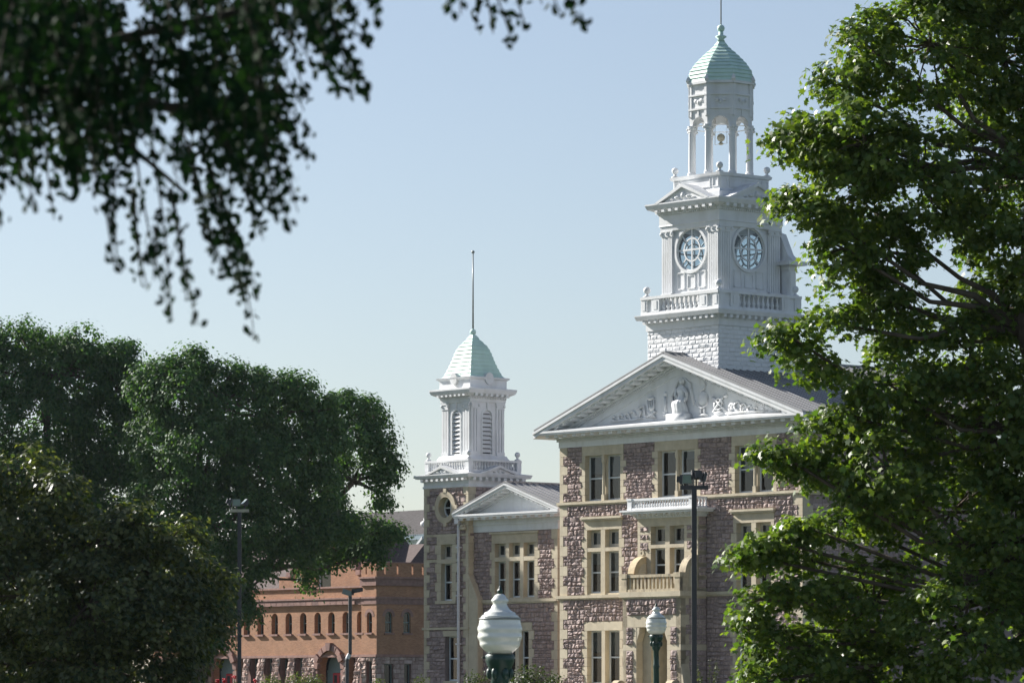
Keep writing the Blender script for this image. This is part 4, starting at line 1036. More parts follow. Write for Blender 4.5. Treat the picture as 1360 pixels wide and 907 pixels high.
# turret: half-octagon-ish corner tower
TW = 1.7; wt = F(0.)
bt = MB()
bt.plate(wt, (-TW, 0, ZS, 8.1), (-.68 - .12, 7.55 - .3), arch(.29, 1.15), -.4, 0, 24, archx(.29, 1.15))
bt.box(wt, -TW, 0, 8.5, 9.4, -.3, -.03)
sd = Rt(0.); SDL = 11.0
swx = [1.1, 2.75, 6, 8]
e2 = [.0, 1.9, 4.4, 7, SDL]
for i, x in enumerate(swx):
    bt.plate(sd, (e2[i] + (.0 if i else .002), e2[i + 1], ZS, 8.1), (x, 7.25), arch(.33, 1.15), -.4, -.002, 24, archx(.33, 1.15))
bt.box(sd, .002, SDL, 8.5, 9.4, -.3, -.03)
for m, a, b in ((wt, -TW, 0), (sd, 0, 5.2)):
    trim.box(m, a - .03, b + .03, 8.1, 8.5, -.2, .05, .6); trim.box(m, a - .05, b + .05, 8.5, 8.62, -.2, .12, .3)
    trim.box(m, a - .06, b + .06, 9.4, 9.9, -.2, .1, .6); trim.box(m, a - .1, b + .1, 9.9, 10.02, -.2, .2, .2)
    trim.box(m, a - .03, b + .03, ZS - .14, ZS + .04, -.3, .1, .2)
    # battlements: wall with slots
    sl_ = [(a + (b - a) * f - .07, a + (b - a) * f + .07) for f in ((.33, .72) if m is wt else (.14, .36, .62, .8))]
    for r in subtract((a + (.01 if m is wt else .31), b, 10.02, 11.0), [(p, q, 10.2, 10.9) for p, q in sl_]): bt.box(m, *r, -.3, .02)
    trim.box(m, a, b, 11.0, 11.08, -.32, .05, .3)
    bsx = subtract((a, b, 1.0, ZS - .14), [(-1.15, -.5, 1.2, 4.1)] if m is wt else [(.7, 1.5, 1.2, 3.9), (2.5, 3.1, 1.2, 3.9)])
    for r in bsx: bs.box(m, *r, -.3, -.01, .9); stones(bsr, m, [r], .5, .34, .07)
for r in ((-TW, 0, 4.9),): bt.box(Bk(5.2), -TW, 0, 10.02, 11.0, -.3, 0); bt.box(Lf(-TW), .3, 4.9, 10.02, 11.0, -.3, 0)
trim.box(F(.31), -TW + .3, -.3, 9.95, 10.0, -4.6, 0, .3)
for m, x, z, r in ((wt, -.8, 7.25, .29),) + tuple((sd, x, 7.25, .33) for x in swx[:2]):
    n = 8
    for k in range(n):
        a0_, a1_ = math.pi * k / n, math.pi * (k + 1) / n
        trim.prism(m, [(x + q * math.cos(a), z + q * math.sin(a)) for q, a in ((r + .01, a0_), (r + .24, a0_), (r + .24, a1_), (r + .01, a1_))], -.1, .02, .4)
    trim.box(m, x - r - .1, x + r + .1, 5.98, 6.1, -.1, .12, .3)
bw.build('brick_wall', 'brick', AR); bt.build('turret_wall', 'brick', AR)
trim.build('brownstone_trim', 'brownstone', AR); bs.build('base_wall', 'brownstone', AR)
bsr.build('turret_base_stones', 'paleroughstone', AR)
for x in wx: window(AR, rec, x - wr, x + wr, wz0, wz1, .34, fw=.05, arched=True, frame='greentrim')
for x in gwx: window(AR, rec, x - .48, x + .48, 1.2, ZS - .16, .42, fw=.06, frame='greentrim')
window(AR, wt, -.8 - .29, -.8 + .29, 6.1, 7.54, .2, fw=.05, arched=True, frame='greentrim')
for x in swx[:2]: window(AR, sd, x - .33, x + .33, 6.1, 7.58, .14, fw=.06, arched=True, frame='greentrim')
window(AR, wt, -1.15, -.5, 1.2, 4.1, .3, fw=.05, frame='greentrim'); window(AR, sd, .7, 1.5, 1.2, 3.9, .2, fw=.06, frame='greentrim'); window(AR, sd, 2.5, 3.1, 1.2, 3.9, .2, fw=.06, frame='greentrim')
MB().box(rec, FL, -2, .8, 8.6, -1.5, -1.45).box(wt, -1.5, -.5, .8, 8.6, -1.4, -1.38).box(sd, .5, 9, .8, 8.6, -1.6, -1.58).build('room_shade_sheet', 'dark', AR)
bk_ = MB().box(rec, FL, -.6, .7, 9.0, -14, -13.8).box(Lf(FL), 0, 14, .7, 9, -.3, 0); bk_.build('rear_wall', 'brick', AR)
# roofs
rf = MB()
rf.add([rec(FL, 9.2, -1.9), rec(-1, 9.2, -1.9), rec(-4, 12.6, -7.5), rec(FL, 12.6, -7.5), rec(-1, 9.2, -14), rec(FL, 9.2, -14)], [(0, 1, 2, 3), (1, 4, 2), (3, 2, 4, 5), (0, 3, 5)])
rf.add([rec(gu - 4.2, 10.3, -1.9), rec(gu, 13.8, -1.9), rec(gu, 13.8, -8), rec(gu - 4.2, 10.3, -8), rec(gu + 4.2, 10.3, -1.9), rec(gu + 4.2, 10.3, -8)], [(0, 1, 2, 3), (1, 4, 5, 2)])
rf.build('roof', 'shinglebrown', AR)
for o in list(AR.children): o.location.z = -ZO

# ------------------------------------------------------------------ shingled house behind
def pix(px, py, D): return ((px - 680) / 5500 * D, D, EYE + (925 - py) / 5500 * D)
DH = 345.
hx, hy, _ = pix(567, 700, DH)
GH = empty('shingled_house', (hx, hy, ZO), TH)
tag(GH, 'tall pale green shingled house with dark gambrel roof behind the brick turret', 'house')
hh = MB(); k = DH / 290
zt, zm, zb = 1.6 + (925 - 671) / 5500 * DH, 1.6 + (925 - 710) / 5500 * DH, 1.6 + (925 - 716) / 5500 * DH
hf = F(0.)
hh.box(hf, -16, 6, ZO, zb, -12, 0).build('shingle_wall', 'greenshake', GH)
MB().add([hf(-17, zm, .5), hf(7, zm, .5), hf(7, zt, -5), hf(-17, zt, -5), hf(-17, zm, -13), hf(7, zm, -13)], [(0, 1, 2, 3), (3, 2, 5, 4)]).build('roof', 'shingle', GH)
MB().box(hf, -17, 7, zb, zm + .05, -.2, .48).build('eave_board', 'bluetrim', GH)
vx = pix(556, 684, DH)
# white vent cowl on roof
w = MB(); w.ell((.0 + (-.62) * 1.0, .9, zm + 1.35), (.75, .5, .35), 12, 8); w.ell((-1.0, .6, zm + .95), (.4, .4, .3), 10, 6); w.build('roof_vent', 'white', GH, True)
# gabled dormer
dg = F(-1.2); dx0 = -.9; dz = 1.6 + (925 - 748) / 5500 * DH
dm = MB().box(dg, dx0 - .2, dx0 + 4.6, ZO, dz, -1, 0); 
dm.prism(dg, [(dx0 - .2, dz), (dx0 + 4.6, dz), (dx0 + 2.2, dz + 1.9)], -1, 0); dm.build('dormer_wall', 'bluetrim', GH)
MB().prism(dg, [(dx0 - .6, dz - .3), (dx0 - .6, dz - .05), (dx0 + 2.2, dz + 2.2), (dx0 + 2.2, dz + 1.95)], -1, .4).build('bargeboard', 'white', GH)
window(GH, dg, dx0 + .5, dx0 + 1.6, dz - 2.3, dz - .5, .0, fw=.14)
for o in list(GH.children): o.location.z = -ZO
# second pale house seen through the trees above the armory's left end
px_ = pix(352, 770, 330)
WH = empty('white_sided_house', (px_[0], px_[1], ZO), TH); tag(WH, 'small white sided house glimpsed under the tree left of the brick gable', 'house')
MB().box(F(0), -8, .6, 0, px_[2] - ZO + .9, -8, 0).build('siding_wall', 'greenshake', WH)
MB().prism(F(.5), [(-8.6, px_[2] - ZO + .9), (1.2, px_[2] - ZO + .9), (-3.7, px_[2] - ZO + 3.6)], -8, 1.0).build('roof', 'shingle', WH)
window(WH, F(-.02), -.9, -.1, px_[2] - ZO - 1.0, px_[2] - ZO + .4, .0, fw=.12)

# ------------------------------------------------------------------ lamps and poles
def acorn_lamp():
    r = empty('street_lamp')
    p = MB().loft((0, 0, 0), [(.20, 0), (.20, .12), (.14, .2), (.12, .45), (.075, .6), (.062, 1.9), (.075, 1.95), (.062, 2.0), (.058, 2.28), (.09, 2.34), (.10, 2.4), (.085, 2.44), (.12, 2.5), (.145, 2.56), (.15, 2.62), (.13, 2.64)], 20)
    for i in range(6):
        a = i * math.pi / 3; p.ell((.105 * math.cos(a), .105 * math.sin(a), 2.44), (.035, .035, .06), 8, 6)
    p.tube([(-.14, 0, 2.60), (-.185, -.01, 2.60)], .008, 6)
    p.build('post', 'greeniron', r, True)
    gl = bpy.data.materials.get('lamp globe')
    prof = [(.12, 2.645), (.165, 2.68), (.205, 2.75), (.224, 2.84), (.226, 2.92), (.218, 3.0), (.20, 3.045)]; prof = [(a, 2.645 + (b - 2.645) * .85) for a, b in prof]
    g_ = MB(); pr = []
    for i in range(40):
        t_ = i / 39 * (len(prof) - 1); j = min(int(t_), len(prof) - 2); f = t_ - j
        rr = prof[j][0] * (1 - f) + prof[j + 1][0] * f; zz = prof[j][1] * (1 - f) + prof[j + 1][1] * f
        pr.append((rr + .0048 * math.sin(zz * 70), zz))
    g_.loft((0, 0, 0), pr, 36); g_.build('globe', M['globe'], r, True)
    MB().loft((0, 0, 0), [(.212, 2.986), (.214, 2.996), (.20, 3.006)], 36).build('band', 'fixture', r, True)
    MB().loft((0, 0, -.06), [(.20, 3.066), (.18, 3.088), (.163, 3.095), (.16, 3.115), (.13, 3.125), (.10, 3.15), (.075, 3.185), (.07, 3.215), (.088, 3.23), (.088, 3.245), (.07, 3.262), (.055, 3.29), (.03, 3.305)], 36).build('cap', M['globe'], r, True)
    MB().loft((0, 0, -.06), [(.026, 3.30), (.02, 3.315), (.03, 3.33), (.026, 3.345), (.012, 3.355), (.014, 3.37), (.003, 3.39)], 14).build('finial', 'greeniron', r, True)
    return r
def globemat():
    m = mat('lamp globe', (.80, .82, .77), .22, .05, 8, .1, 60, spec=.6); b = m.node_tree.nodes['Principled BSDF']
    b.inputs['Subsurface Weight'].default_value = .0; b.inputs['Transmission Weight'].default_value = .06; b.inputs['Coat Weight'].default_value = .4
    return m
M['globe'] = globemat()
def copy_tree(o, parent=None):
    c = o.copy(); COL.objects.link(c); c.parent = parent
    for ch in o.children: copy_tree(ch, c)
    return c
def place(o, x, y, z, sc=1): o.location = (x, y, z); return o
lampA = acorn_lamp()
ga_ = -.122, 42., 2.043 - 2.645
place(lampA, *ga_); tag(lampA, 'nearer and larger green lamp post with white acorn globe in front of the wing', 'street lamp', 'acorn globe lamps along the path')
lampB = copy_tree(lampA); place(lampB, 3.135, 90., 2.958 - 2.645)
tag(lampB, 'farther and smaller acorn globe lamp on a slim green post before the entrance porch', 'street lamp', 'acorn globe lamps along the path')

def flood_head(m3, parent):
    """a box floodlight: housing with glass face"""
    h_ = MB(); h_.prism(lambda s, z, d: (s, d, z), [(-.16, -.14), (.16, -.14), (.16, .14), (-.16, .14)], -.02, .06).prism(lambda s, z, d: (s, d, z), [(-.1, -.09), (.1, -.09), (.1, .09), (-.1, .09)], .06, .16)
    o = h_.build('floodlight', 'bronze', parent); o.matrix_basis = m3
    p_ = MB().box(lambda s, z, d: (s, -d, z), -.13, .13, -.11, .11, .02, .028); q = p_.build('lens', 'lenspane', o); 
    fr = MB(); 
    for r in ((-.16, -.13, -.14, .14), (.13, .16, -.14, .14), (-.13, .13, .11, .14), (-.13, .13, -.14, -.11)): fr.box(lambda s, z, d: (s, -d, z), *r, .018, .034)
    fr.build('bezel', 'fixture', o)
    return o
def flood_pole(x, y, ztop, r, heads, lab, crossw=.42, crossmat='bronze'):
    z0 = gz(x, y) - .1
    o = empty('floodlight_pole', (x, y, z0)); tag(o, lab, 'light pole', 'tall floodlight poles on the lawn')
    H = ztop - z0
    MB().box(ID, -r, r, .1, H, -r, r).box(ID, -.2, .2, .0, .12, -.2, .2).build('pole', 'bronze', o)
    MB().box(lambda s, z, d: (s, -d, z), -crossw, crossw, H, H + .12, -.06, .06).build('cross_arm', crossmat, o)
    for hx_, hz_, yaw, pit in heads:
        MB().tube([(hx_, 0, H + .1), (hx_, 0, H + hz_)], .03, 6).build('knuckle', 'bronze', o)
        flood_head(Matrix.Translation((hx_, -.05, H + hz_ + .1)) @ Matrix.Rotation(yaw, 4, 'Z') @ Matrix.Rotation(pit, 4, 'X'), o)
    return o
x, y, z = pix(922, 650, 125)
flood_pole(x, y, z, .075, [(-.22, .22, R(10), R(8)), (-.36, .2, R(80), R(5)), (.28, .26, R(110), R(15)), (.06, .34, R(200), R(0))], 'tall dark floodlight pole standing in front of the white balcony and entrance')
x, y, z = pix(318, 680, 165)
flood_pole(x, y, z, .075, [(-.12, .28, R(15), R(3)), (-.36, .3, R(100), R(20)), (.2, .3, R(-70), R(-45))], 'tall dark floodlight pole with pale cross arm in front of the big left trees', .38, 'curtain')
# dark pole by the armory
x, y, z = pix(465, 790, 276)
PW = empty('wall_pole', (x, y, ZO)); tag(PW, 'thin dark pole with elbow and small floodlights in front of the armory door', 'light pole')
MB().tube([(0, 0, z - ZO), (0, 0, 3.8), (-.2, 0, 3.4), (-.2, 0, 0)], .12, 8).build('pole', 'bronze', PW)
MB().box(ID, -.25, .25, z - ZO, z - ZO + .25, -.15, .15).build('cross_arm', 'bronze', PW)
MB().prism(ID, [(.1, z - ZO + .1), (.85, z - ZO + .25), (.85, z - ZO + .5), (.1, z - ZO + .4)], -.15, .15).build('floodlight', 'bronze', PW)
MB().prism(ID, [(-.55, z - ZO + .1), (.1, z - ZO - .1), (.1, z - ZO + .25), (-.45, z - ZO + .45)], -.2, .2).build('floodlight', 'fixture', PW)
MB().tube([(-.03, 0, 3.75), (-.18, 0, 3.45)], .14, 8).build('collar', 'spout', PW)

# ------------------------------------------------------------------ foliage
MAPLE = np.array([(0, -.5), (.10, -.30), (.42, -.42), (.30, -.12), (.50, .10), (.28, .10), (.20, .22), (.12, .16), (0, .52)])
OVAL = np.array([(0, -.5), (.22, -.2), (.24, .12), (0, .5)])
def leaves(name, P, N, size, tmpl, material, parent, fold=.25):
    """each leaf is two half blades folded along the midrib"""
    n = len(P); N = N / np.linalg.norm(N, axis=1)[:, None]
    a = rng.normal(size=(n, 3)); a[:, 2] -= .8
    T = a - (a * N).sum(1)[:, None] * N; T /= np.linalg.norm(T, axis=1)[:, None]; B = np.cross(N, T)
    k = len(tmpl); half = tmpl; out = []
    for sg in (1, -1):
        x = half[:, 0] * sg; y = half[:, 1]
        V = P[:, None] + size[:, None, None] * (x[None, :, None] * B[:, None] + y[None, :, None] * T[:, None] - (fold * np.abs(x))[None, :, None] * N[:, None] * 1.0 - (.35 * (y ** 2))[None, :, None] * N[:, None])
        out.append(V if sg > 0 else V[:, ::-1])
    V = np.stack(out, 1).reshape(-1, 3); nf = 2 * n
    me = bpy.data.meshes.new(name); me.vertices.add(len(V)); me.vertices.foreach_set('co', V.ravel().astype(np.float32))
    me.loops.add(len(V)); me.loops.foreach_set('vertex_index', np.arange(len(V), dtype=np.int32))
    me.polygons.add(nf); me.polygons.foreach_set('loop_start', (np.arange(nf) * k).astype(np.int32)); me.polygons.foreach_set('loop_total', np.full(nf, k, np.int32))
    at = me.attributes.new('tint', 'FLOAT', 'FACE'); at.data.foreach_set('value', np.repeat(rng.random(n) ** 1.3, 2).astype(np.float32))
    me.update(calc_edges=True); me.materials.append(M[material])
    o = bpy.data.objects.new(name, me); COL.objects.link(o); o.parent = parent; return o

def crown(name, root, clumps, D, size, tmpl, material, per=60, sub=.42, flat=.55, dens=1.0, depth=1.0, form=.0, jitter=.9, holes=()):
    """clumps: (px, py, rx, ry[, dD]) in photo-derived metres; each filled with leafy sprays"""
    s = 5500 / D; P, N, S_ = [], [], []; tips = []; ro = np.array(root.location)
    for c in clumps:
        d = D + (c[4] if len(c) > 4 else 0); x, y, z = pix(c[0], c[1], d); rx, rz = c[2] / s, c[3] / s; ry = (rx + rz) / 2 * depth
        n = int(dens * (rx * rz) / (sub * sub) * 2.2) + 4
        for _ in range(n):
            v = rng.normal(size=3); v /= np.linalg.norm(v); r = rng.uniform(.45, 1.0) ** .6
            q = np.array((x + v[0] * rx * r, y + v[1] * ry * r, z + v[2] * rz * r))
            if q[2] < 1.0: continue
            tips.append(((x, y, z), q)); out = np.array((v[0], v[1] * .8, max(v[2], -.2) + .5))
            m = int(per * rng.uniform(.6, 1.3)); k = np.clip(rng.normal(size=(m, 3)), -1.9, 1.9) * np.array((1, 1, flat)) * sub * .55 * rng.uniform(.7, 1.25)
            k[:, 2] -= .25 * (k[:, 0] ** 2 + k[:, 1] ** 2) / sub
            P.append(q + k); kn = k / (np.linalg.norm(k, axis=1)[:, None] + 1e-6); N.append(out * .5 + kn * form + np.array((0, 0, .35)) + rng.normal(size=(m, 3)) * jitter * .55); S_.append(size * rng.uniform(.6, 1.25, m))
    P = np.concatenate(P) - ro; N = np.concatenate(N); S_ = np.concatenate(S_)
    print('LEAVES', root.name, len(P)); leaves(name, P, N, S_, tmpl, material, root); return tips
def wood(root, trunk, tips, r0, step=1, twig=.02, mat_='bark', limb=.10):
    """trunk polyline, limbs to clump centres, twigs to sprays"""
    ro = Vector(root.location); mb = MB(); T = [Vector(p) - ro for p in trunk]; n = len(T)
    mb.tube(T, [r0 * (1 - .75 * i / (n - 1)) for i in range(n)], 12); mb.build('trunk', mat_, root, True)
    br = MB(); seen = {}
    for c, q in tips:
        if c not in seen:
            cv = Vector(c) - ro
            base = min(T[1:], key=lambda t_: (t_ - cv).length + max(0, t_.z - cv.z + .5) * 2); mid = base.lerp(cv, .5) + Vector((random.uniform(-.3, .3), random.uniform(-.3, .3), -.12 * (cv - base).length * .5))
            L = (cv - base).length; m2 = base.lerp(mid, .5) + Vector((0, 0, .05 * L)); br.tube([base, m2, mid, cv], [limb, limb * .75, limb * .5, limb * .3], 7); seen[c] = cv
    for i, (c, q) in enumerate(tips):
        if i % step: continue
        a = seen[c]; b = Vector(q) - ro; mid = a.lerp(b, .5) + Vector((random.uniform(-.1, .1), random.uniform(-.1, .1), random.uniform(-.1, .12))) * (b - a).length
        br.tube([a, mid, b], [twig * 1.6, twig, twig * .5], 5)
    br.build('branches', mat_, root, True)

# right maple
D = 75.
x, y, z = pix(1430, 900, D)
MT = empty('maple_tree', (x, y, gz(x, y))); tag(MT, 'large bright green maple filling the right side in front of the hall', 'tree')
cl = [(1235, 60, 95, 85), (1335, 80, 90, 110, 1), (1150, 60, 40, 45, -.5), (1125, 115, 42, 42, .5), (1050, 172, 38, 30), (1085, 195, 50, 36, .4), (1150, 190, 75, 65, -.6), (1080, 275, 52, 38), (1140, 265, 70, 55, .8), (1220, 230, 95, 85), (1320, 250, 80, 105, .5), (1120, 330, 45, 36, -.3), (1180, 335, 60, 42, .5), (1140, 385, 45, 28, .2),
      (1330, 400, 65, 60, 1), (1050, 448, 34, 28), (1082, 480, 38, 30, .5), (1110, 430, 40, 24, -.5), (1185, 400, 42, 28), (1215, 450, 55, 42, .4), (1180, 510, 60, 44, -.4), (1290, 470, 70, 62), (1250, 545, 90, 65, .6), (1345, 560, 70, 100), (1135, 555, 42, 34), (1100, 575, 40, 24, .3), (1032, 600, 32, 17, -.2), (1066, 612, 34, 22), (1115, 625, 44, 34, .3),
      (1180, 620, 75, 60, -.5), (1265, 680, 95, 90, .5), (1345, 720, 70, 100), (1140, 700, 70, 36, .6), (1072, 700, 30, 17), (1020, 715, 34, 20, -.2), (996, 738, 26, 18), (1055, 738, 42, 20, .3), (1085, 790, 75, 28), (1010, 795, 40, 22, -.3), (1000, 838, 36, 26, .2), (1045, 860, 55, 40), (1020, 905, 45, 30, -.4), (1160, 800, 85, 75, .4), (1280, 840, 100, 95, -1), (1120, 880, 80, 50, .2), (1200, 930, 120, 60), (1080, 950, 70, 40),
      (1285, -60, 120, 90), (1400, -20, 90, 120), (1420, 180, 90, 120, 1), (1430, 380, 90, 110), (1430, 580, 90, 120), (1430, 800, 100, 120), (1360, -140, 120, 90, 1), (1540, 300, 110, 260, 2), (1540, 650, 110, 220, 1)]
tips = crown('crown', MT, cl, D, .135, MAPLE, 'maple', per=60, sub=.34, flat=.5, dens=2.45, jitter=.95, form=.35)
tr_pts = [(x, y, gz(x, y) - .1), (x - .1, y, 3.5), (x - .3, y + .2, 6), (x - .9, y + .1, 8.2), (x - .8, y, 11), (x - .5, y, 15)]
wood(MT, tr_pts, tips, .34, 5, .018, limb=.085)
# middle left tree
D = 95.
x, y, z = pix(110, 900, D)
LT_ = empty('dusky_maple_tree', (x, y, gz(x, y))); tag(LT_, 'dark round tree with bronze tinged leaves at the lower left, nearest of the left trees', 'tree')
cl = [(20, 628, 60, 40), (75, 655, 45, 35, -.5), (50, 700, 80, 60), (135, 720, 60, 45, -1), (182, 695, 44, 32, -1.2), (228, 715, 40, 36, -.6), (200, 760, 70, 60, -1), (262, 770, 36, 40), (290, 768, 22, 22), (120, 800, 100, 80, -1.5), (210, 830, 80, 70, -1), (275, 825, 34, 45), (30, 790, 90, 80, -.6), (40, 880, 100, 70), (150, 900, 110, 60, -1), (245, 900, 30, 45), (-70, 700, 90, 110), (-70, 860, 90, 90), (0, 740, 60, 60, 1), (5, 850, 60, 60, 1), (100, 760, 90, 80, 2), (200, 800, 70, 70, 2)]
tips = crown('crown', LT_, cl, D, .125, MAPLE, 'darkleaf', per=62, sub=.40, dens=2.6, jitter=.7, form=.6)
wood(LT_, [(x, y, gz(x, y) - .1), (x, y, 2.2), (x + .1, y, 3.6), (x, y + .1, 5)], tips, .22, 8, .018, limb=.07)
# far ash trees
def far_tree(nm, px, D, cl, label, size=.165, dens=1.2, r0=.45, per=95, sub=.6, tr=None):
    x, y, z = pix(px, 900, D); T_ = empty('ash_tree', (x, y, gz(x, y))); tag(T_, label, 'tree', 'big ash trees between the lawn and the armory')
    tips = crown('crown', T_, cl, D, size, OVAL * np.array((1.6, 1)), 'farleaf', per=per, sub=sub, flat=.8, dens=dens * 2.6, jitter=.55, form=.9)
    zt_ = max(pix(c[0], c[1], D)[2] for c in cl); wood(T_, [pix(a, b, D) for a, b in tr] if tr else [(x, y, -.1), (x + .1, y, zt_ * .3), (x, y + .2, zt_ * .55), (x + .2, y, zt_ * .9)], tips, r0, 14, .03, limb=.14)
far_tree('a', 60, 222, [(28, 448, 42, 28), (75, 462, 34, 24, 1), (118, 458, 34, 26, -1), (150, 480, 26, 24), (164, 470, 24, 20), (180, 500, 26, 30), (185, 540, 30, 34), (20, 500, 45, 36), (90, 505, 70, 42), (155, 520, 34, 40), (60, 560, 75, 50, -1), (-40, 480, 50, 60), (-40, 600, 60, 70), (140, 590, 60, 60), (50, 640, 80, 60), (160, 640, 60, 60), (40, 720, 80, 60), (140, 720, 70, 70), (20, 800, 80, 60), (110, 820, 80, 60), (20, 880, 80, 40), (110, 890, 80, 40), (-60, 780, 60, 90)],
         'tall dark ash tree at the far left edge, leftmost of the three big trees')
far_tree('b', 262, 215, [(192, 512, 30, 26), (425, 545, 30, 24), (436, 580, 26, 26), (222, 490, 30, 22), (262, 484, 34, 22, 1), (305, 500, 30, 22), (352, 512, 34, 24), (396, 514, 26, 24), (240, 530, 50, 40, -1), (310, 545, 60, 44), (380, 555, 44, 40, 1), (215, 585, 50, 48), (280, 600, 66, 56, -2), (350, 620, 66, 56, -1), (415, 600, 32, 44), (420, 650, 34, 40), (230, 660, 60, 60, -1), (310, 690, 70, 52, -2), (385, 690, 48, 44), (425, 700, 26, 26), (250, 740, 56, 56), (320, 745, 50, 34, -1), (388, 728, 36, 24), (300, 790, 34, 28), (322, 806, 20, 22, -1), (262, 810, 40, 40), (280, 850, 26, 24), (460, 700, 26, 24)],
         'widest dark ash tree in the middle of the big left trees, above the armory', dens=1.25)
far_tree('c', 258, 219, [(440, 545, 24, 20), (465, 540, 30, 22), (495, 548, 22, 20, 1), (505, 580, 22, 24), (470, 580, 34, 26, -1), (518, 622, 16, 22), (492, 618, 24, 24), (448, 620, 22, 30, 1), (505, 655, 16, 16), (440, 665, 24, 26), (470, 700, 26, 22), (500, 710, 26, 20), (524, 706, 15, 13), (490, 734, 26, 14, -1), (448, 730, 30, 22), (412, 745, 22, 16, 1), (405, 770, 10, 8)],
         'rounded ash tree reaching toward the louvered turret, rightmost of the three big trees', dens=1.1, r0=.3, tr=[(258, 935), (285, 850), (340, 760), (410, 700), (470, 640), (490, 580)])
# shrubs
def shrub(nm, px, py, D, rx, rz, n, label, mt_='shrub', sz=.1, grp=None):
    x, y, z = pix(px, py, D); g0 = gz(x, y); o = empty('shrub', (x, y, g0)); tag(o, label, 'shrub', grp)
    P = []; N = []
    for i in range(n):
        v = rng.normal(size=3); v /= np.linalg.norm(v); v[2] = abs(v[2]); r = rng.uniform(.5, 1.05); t_ = np.array((v[0] * rx, v[1] * rx * .7, v[2] * (z - g0)))
        P.append(t_ * r + rng.normal(size=3) * .1); N.append(v + rng.normal(size=3) * .6)
    P = np.array(P); P[:, 2] = np.maximum(P[:, 2], .05)
    leaves('foliage', P, np.array(N), sz * rng.uniform(.6, 1.3, n), OVAL, mt_, o)
    st = MB()
    for i in range(14):
        a = random.uniform(0, 6.28); st.tube([(0, 0, 0), (math.cos(a) * rx * .4, math.sin(a) * rx * .3, (z - g0) * .5), (math.cos(a) * rx * .8, math.sin(a) * rx * .5, (z - g0) * random.uniform(.7, 1.0))], [.03, .02, .008], 5)
    st.build('stems', 'bark', o); return o
shrub('a', 705, 884, 190, 1.4, .8, 5200, 'loose dark bush against the wing wall right of the near lamp', 'shrubdark', .13)
shrub('b', 735, 895, 189, .9, .8, 2500, 'low dark bush at the foot of the pavilion corner', 'shrubdark', .13)
shrub('c', 632, 893, 196, 1.0, .8, 2500, 'dark bush at the turret corner left of the near lamp post', 'shrubdark', .13)
shrub('d', 560, 898, 199, .7, .8, 1600, 'small green bush at the left foot of the louvered turret', 'shrub', .12)
for i, (px, py, rx, lab) in enumerate(((360, 897, 1.2, 'yellow green bush in front of the armory, leftmost beside the red flowers'), (395, 893, 1.3, 'yellow green bush in front of the armory, below the second pier from the arch'), (418, 896, 1.0, 'yellow green bush just left of the armory arch'), (503, 902, .8, 'tiny bush at the corner of the armory turret'))):
    shrub('e', px, py, 262, rx, .8, 2600, lab, 'shrub', .15, 'bushes in front of the armory')
for i, (px, py, lab) in enumerate(((290, 904, 'red flowering plant left of the floodlight pole, leftmost bloom'), (298, 903, 'red flowering plant left of the floodlight pole, middle bloom'), (311, 898, 'red flowering plant just left of the floodlight pole, tallest bloom'), (338, 903, 'red flowering plant right of the floodlight pole'))):
    x, y, z = pix(px, py, 170); o = empty('canna_plant', (x, y, gz(x, y))); tag(o, lab, 'flower', 'red flowers in the bed'); zz = z - gz(x, y)
    MB().tube([(0, 0, 0), (.02, 0, zz)], .015, 5).build('stem', 'grass', o)
    f_ = MB()
    for k in range(7): f_.ell((random.uniform(-.07, .07), random.uniform(-.07, .07), zz + random.uniform(-.08, .06)), (.05, .05, .04), 7, 5)
    f_.build('bloom', 'redpetal', o, True)
    n = 40; P = np.stack([rng.normal(size=n) * .15, rng.normal(size=n) * .15, rng.random(n) * zz * .85], 1); leaves('foliage', P, rng.normal(size=(n, 3)), .3 * rng.uniform(.6, 1.2, n), OVAL, 'shrub', o)
# tall weedy stems by the wall
x, y, z = pix(941, 874, 186); o = empty('tall_plant', (x, y, gz(x, y))); tag(o, 'thin tall weedy plant in shade by the wall right of the entrance', 'plant')
sm = MB(); n = 500; PP = []
for i in range(12):
    a = random.uniform(-.5, .5); b = random.uniform(-.3, .3); hz_ = (z - gz(x, y)) * random.uniform(.7, 1); sm.tube([(a * .3, b, 0), (a * .7, b, hz_ * .6), (a * 1.2, b, hz_)], [.015, .012, .005], 5)
    for k in range(30): t_ = random.random(); PP.append((a * (.3 + .9 * t_) + random.uniform(-.06, .06), b + random.uniform(-.06, .06), hz_ * t_))
sm.build('stems', 'shrub', o); leaves('foliage', np.array(PP), rng.normal(size=(len(PP), 3)), .10 * rng.uniform(.6, 1.3, len(PP)), OVAL, 'shrub', o)

# near overhanging elm
D = 13.
x, y, z = pix(-420, 900, D)
NT = empty('elm_tree', (x, y, gz(x, y))); tag(NT, 'near elm whose dark drooping leafy sprays hang over the upper left sky', 'tree')
ro = np.array(NT.location)
P, N, Z = [], [], []; tw = MB()
def strand(p0, p1, d0, d1, n, sag=.15, sz=.038, spread=.02, dens=1.):
    a = np.array(pix(*p0, d0)); b = np.array(pix(*p1, d1)); L = np.linalg.norm(b - a)
    mid = (a + b) / 2 + np.array((rng.normal() * .05 * L, rng.normal() * .08 * L, sag * L)); pts = []
    for i in range(n):
        t = (i + rng.random()) / n; q = (1 - t) ** 2 * a + 2 * t * (1 - t) * mid + t * t * b; pts.append(q)
        if rng.random() < .96 * dens:
            P.append(q + rng.normal(size=3) * spread); nn = rng.normal(size=3); nn[2] *= .5; nn[1] -= .35; N.append(nn); Z.append(sz * rng.uniform(.7, 1.25))
    pp = [Vector(a - ro)] + [Vector(pts[i] - ro) for i in range(2, n, 5)] + [Vector(b - ro)]
    tw.tube(pp, [.0045 * (1 - .7 * i / len(pp)) for i in range(len(pp))], 4)
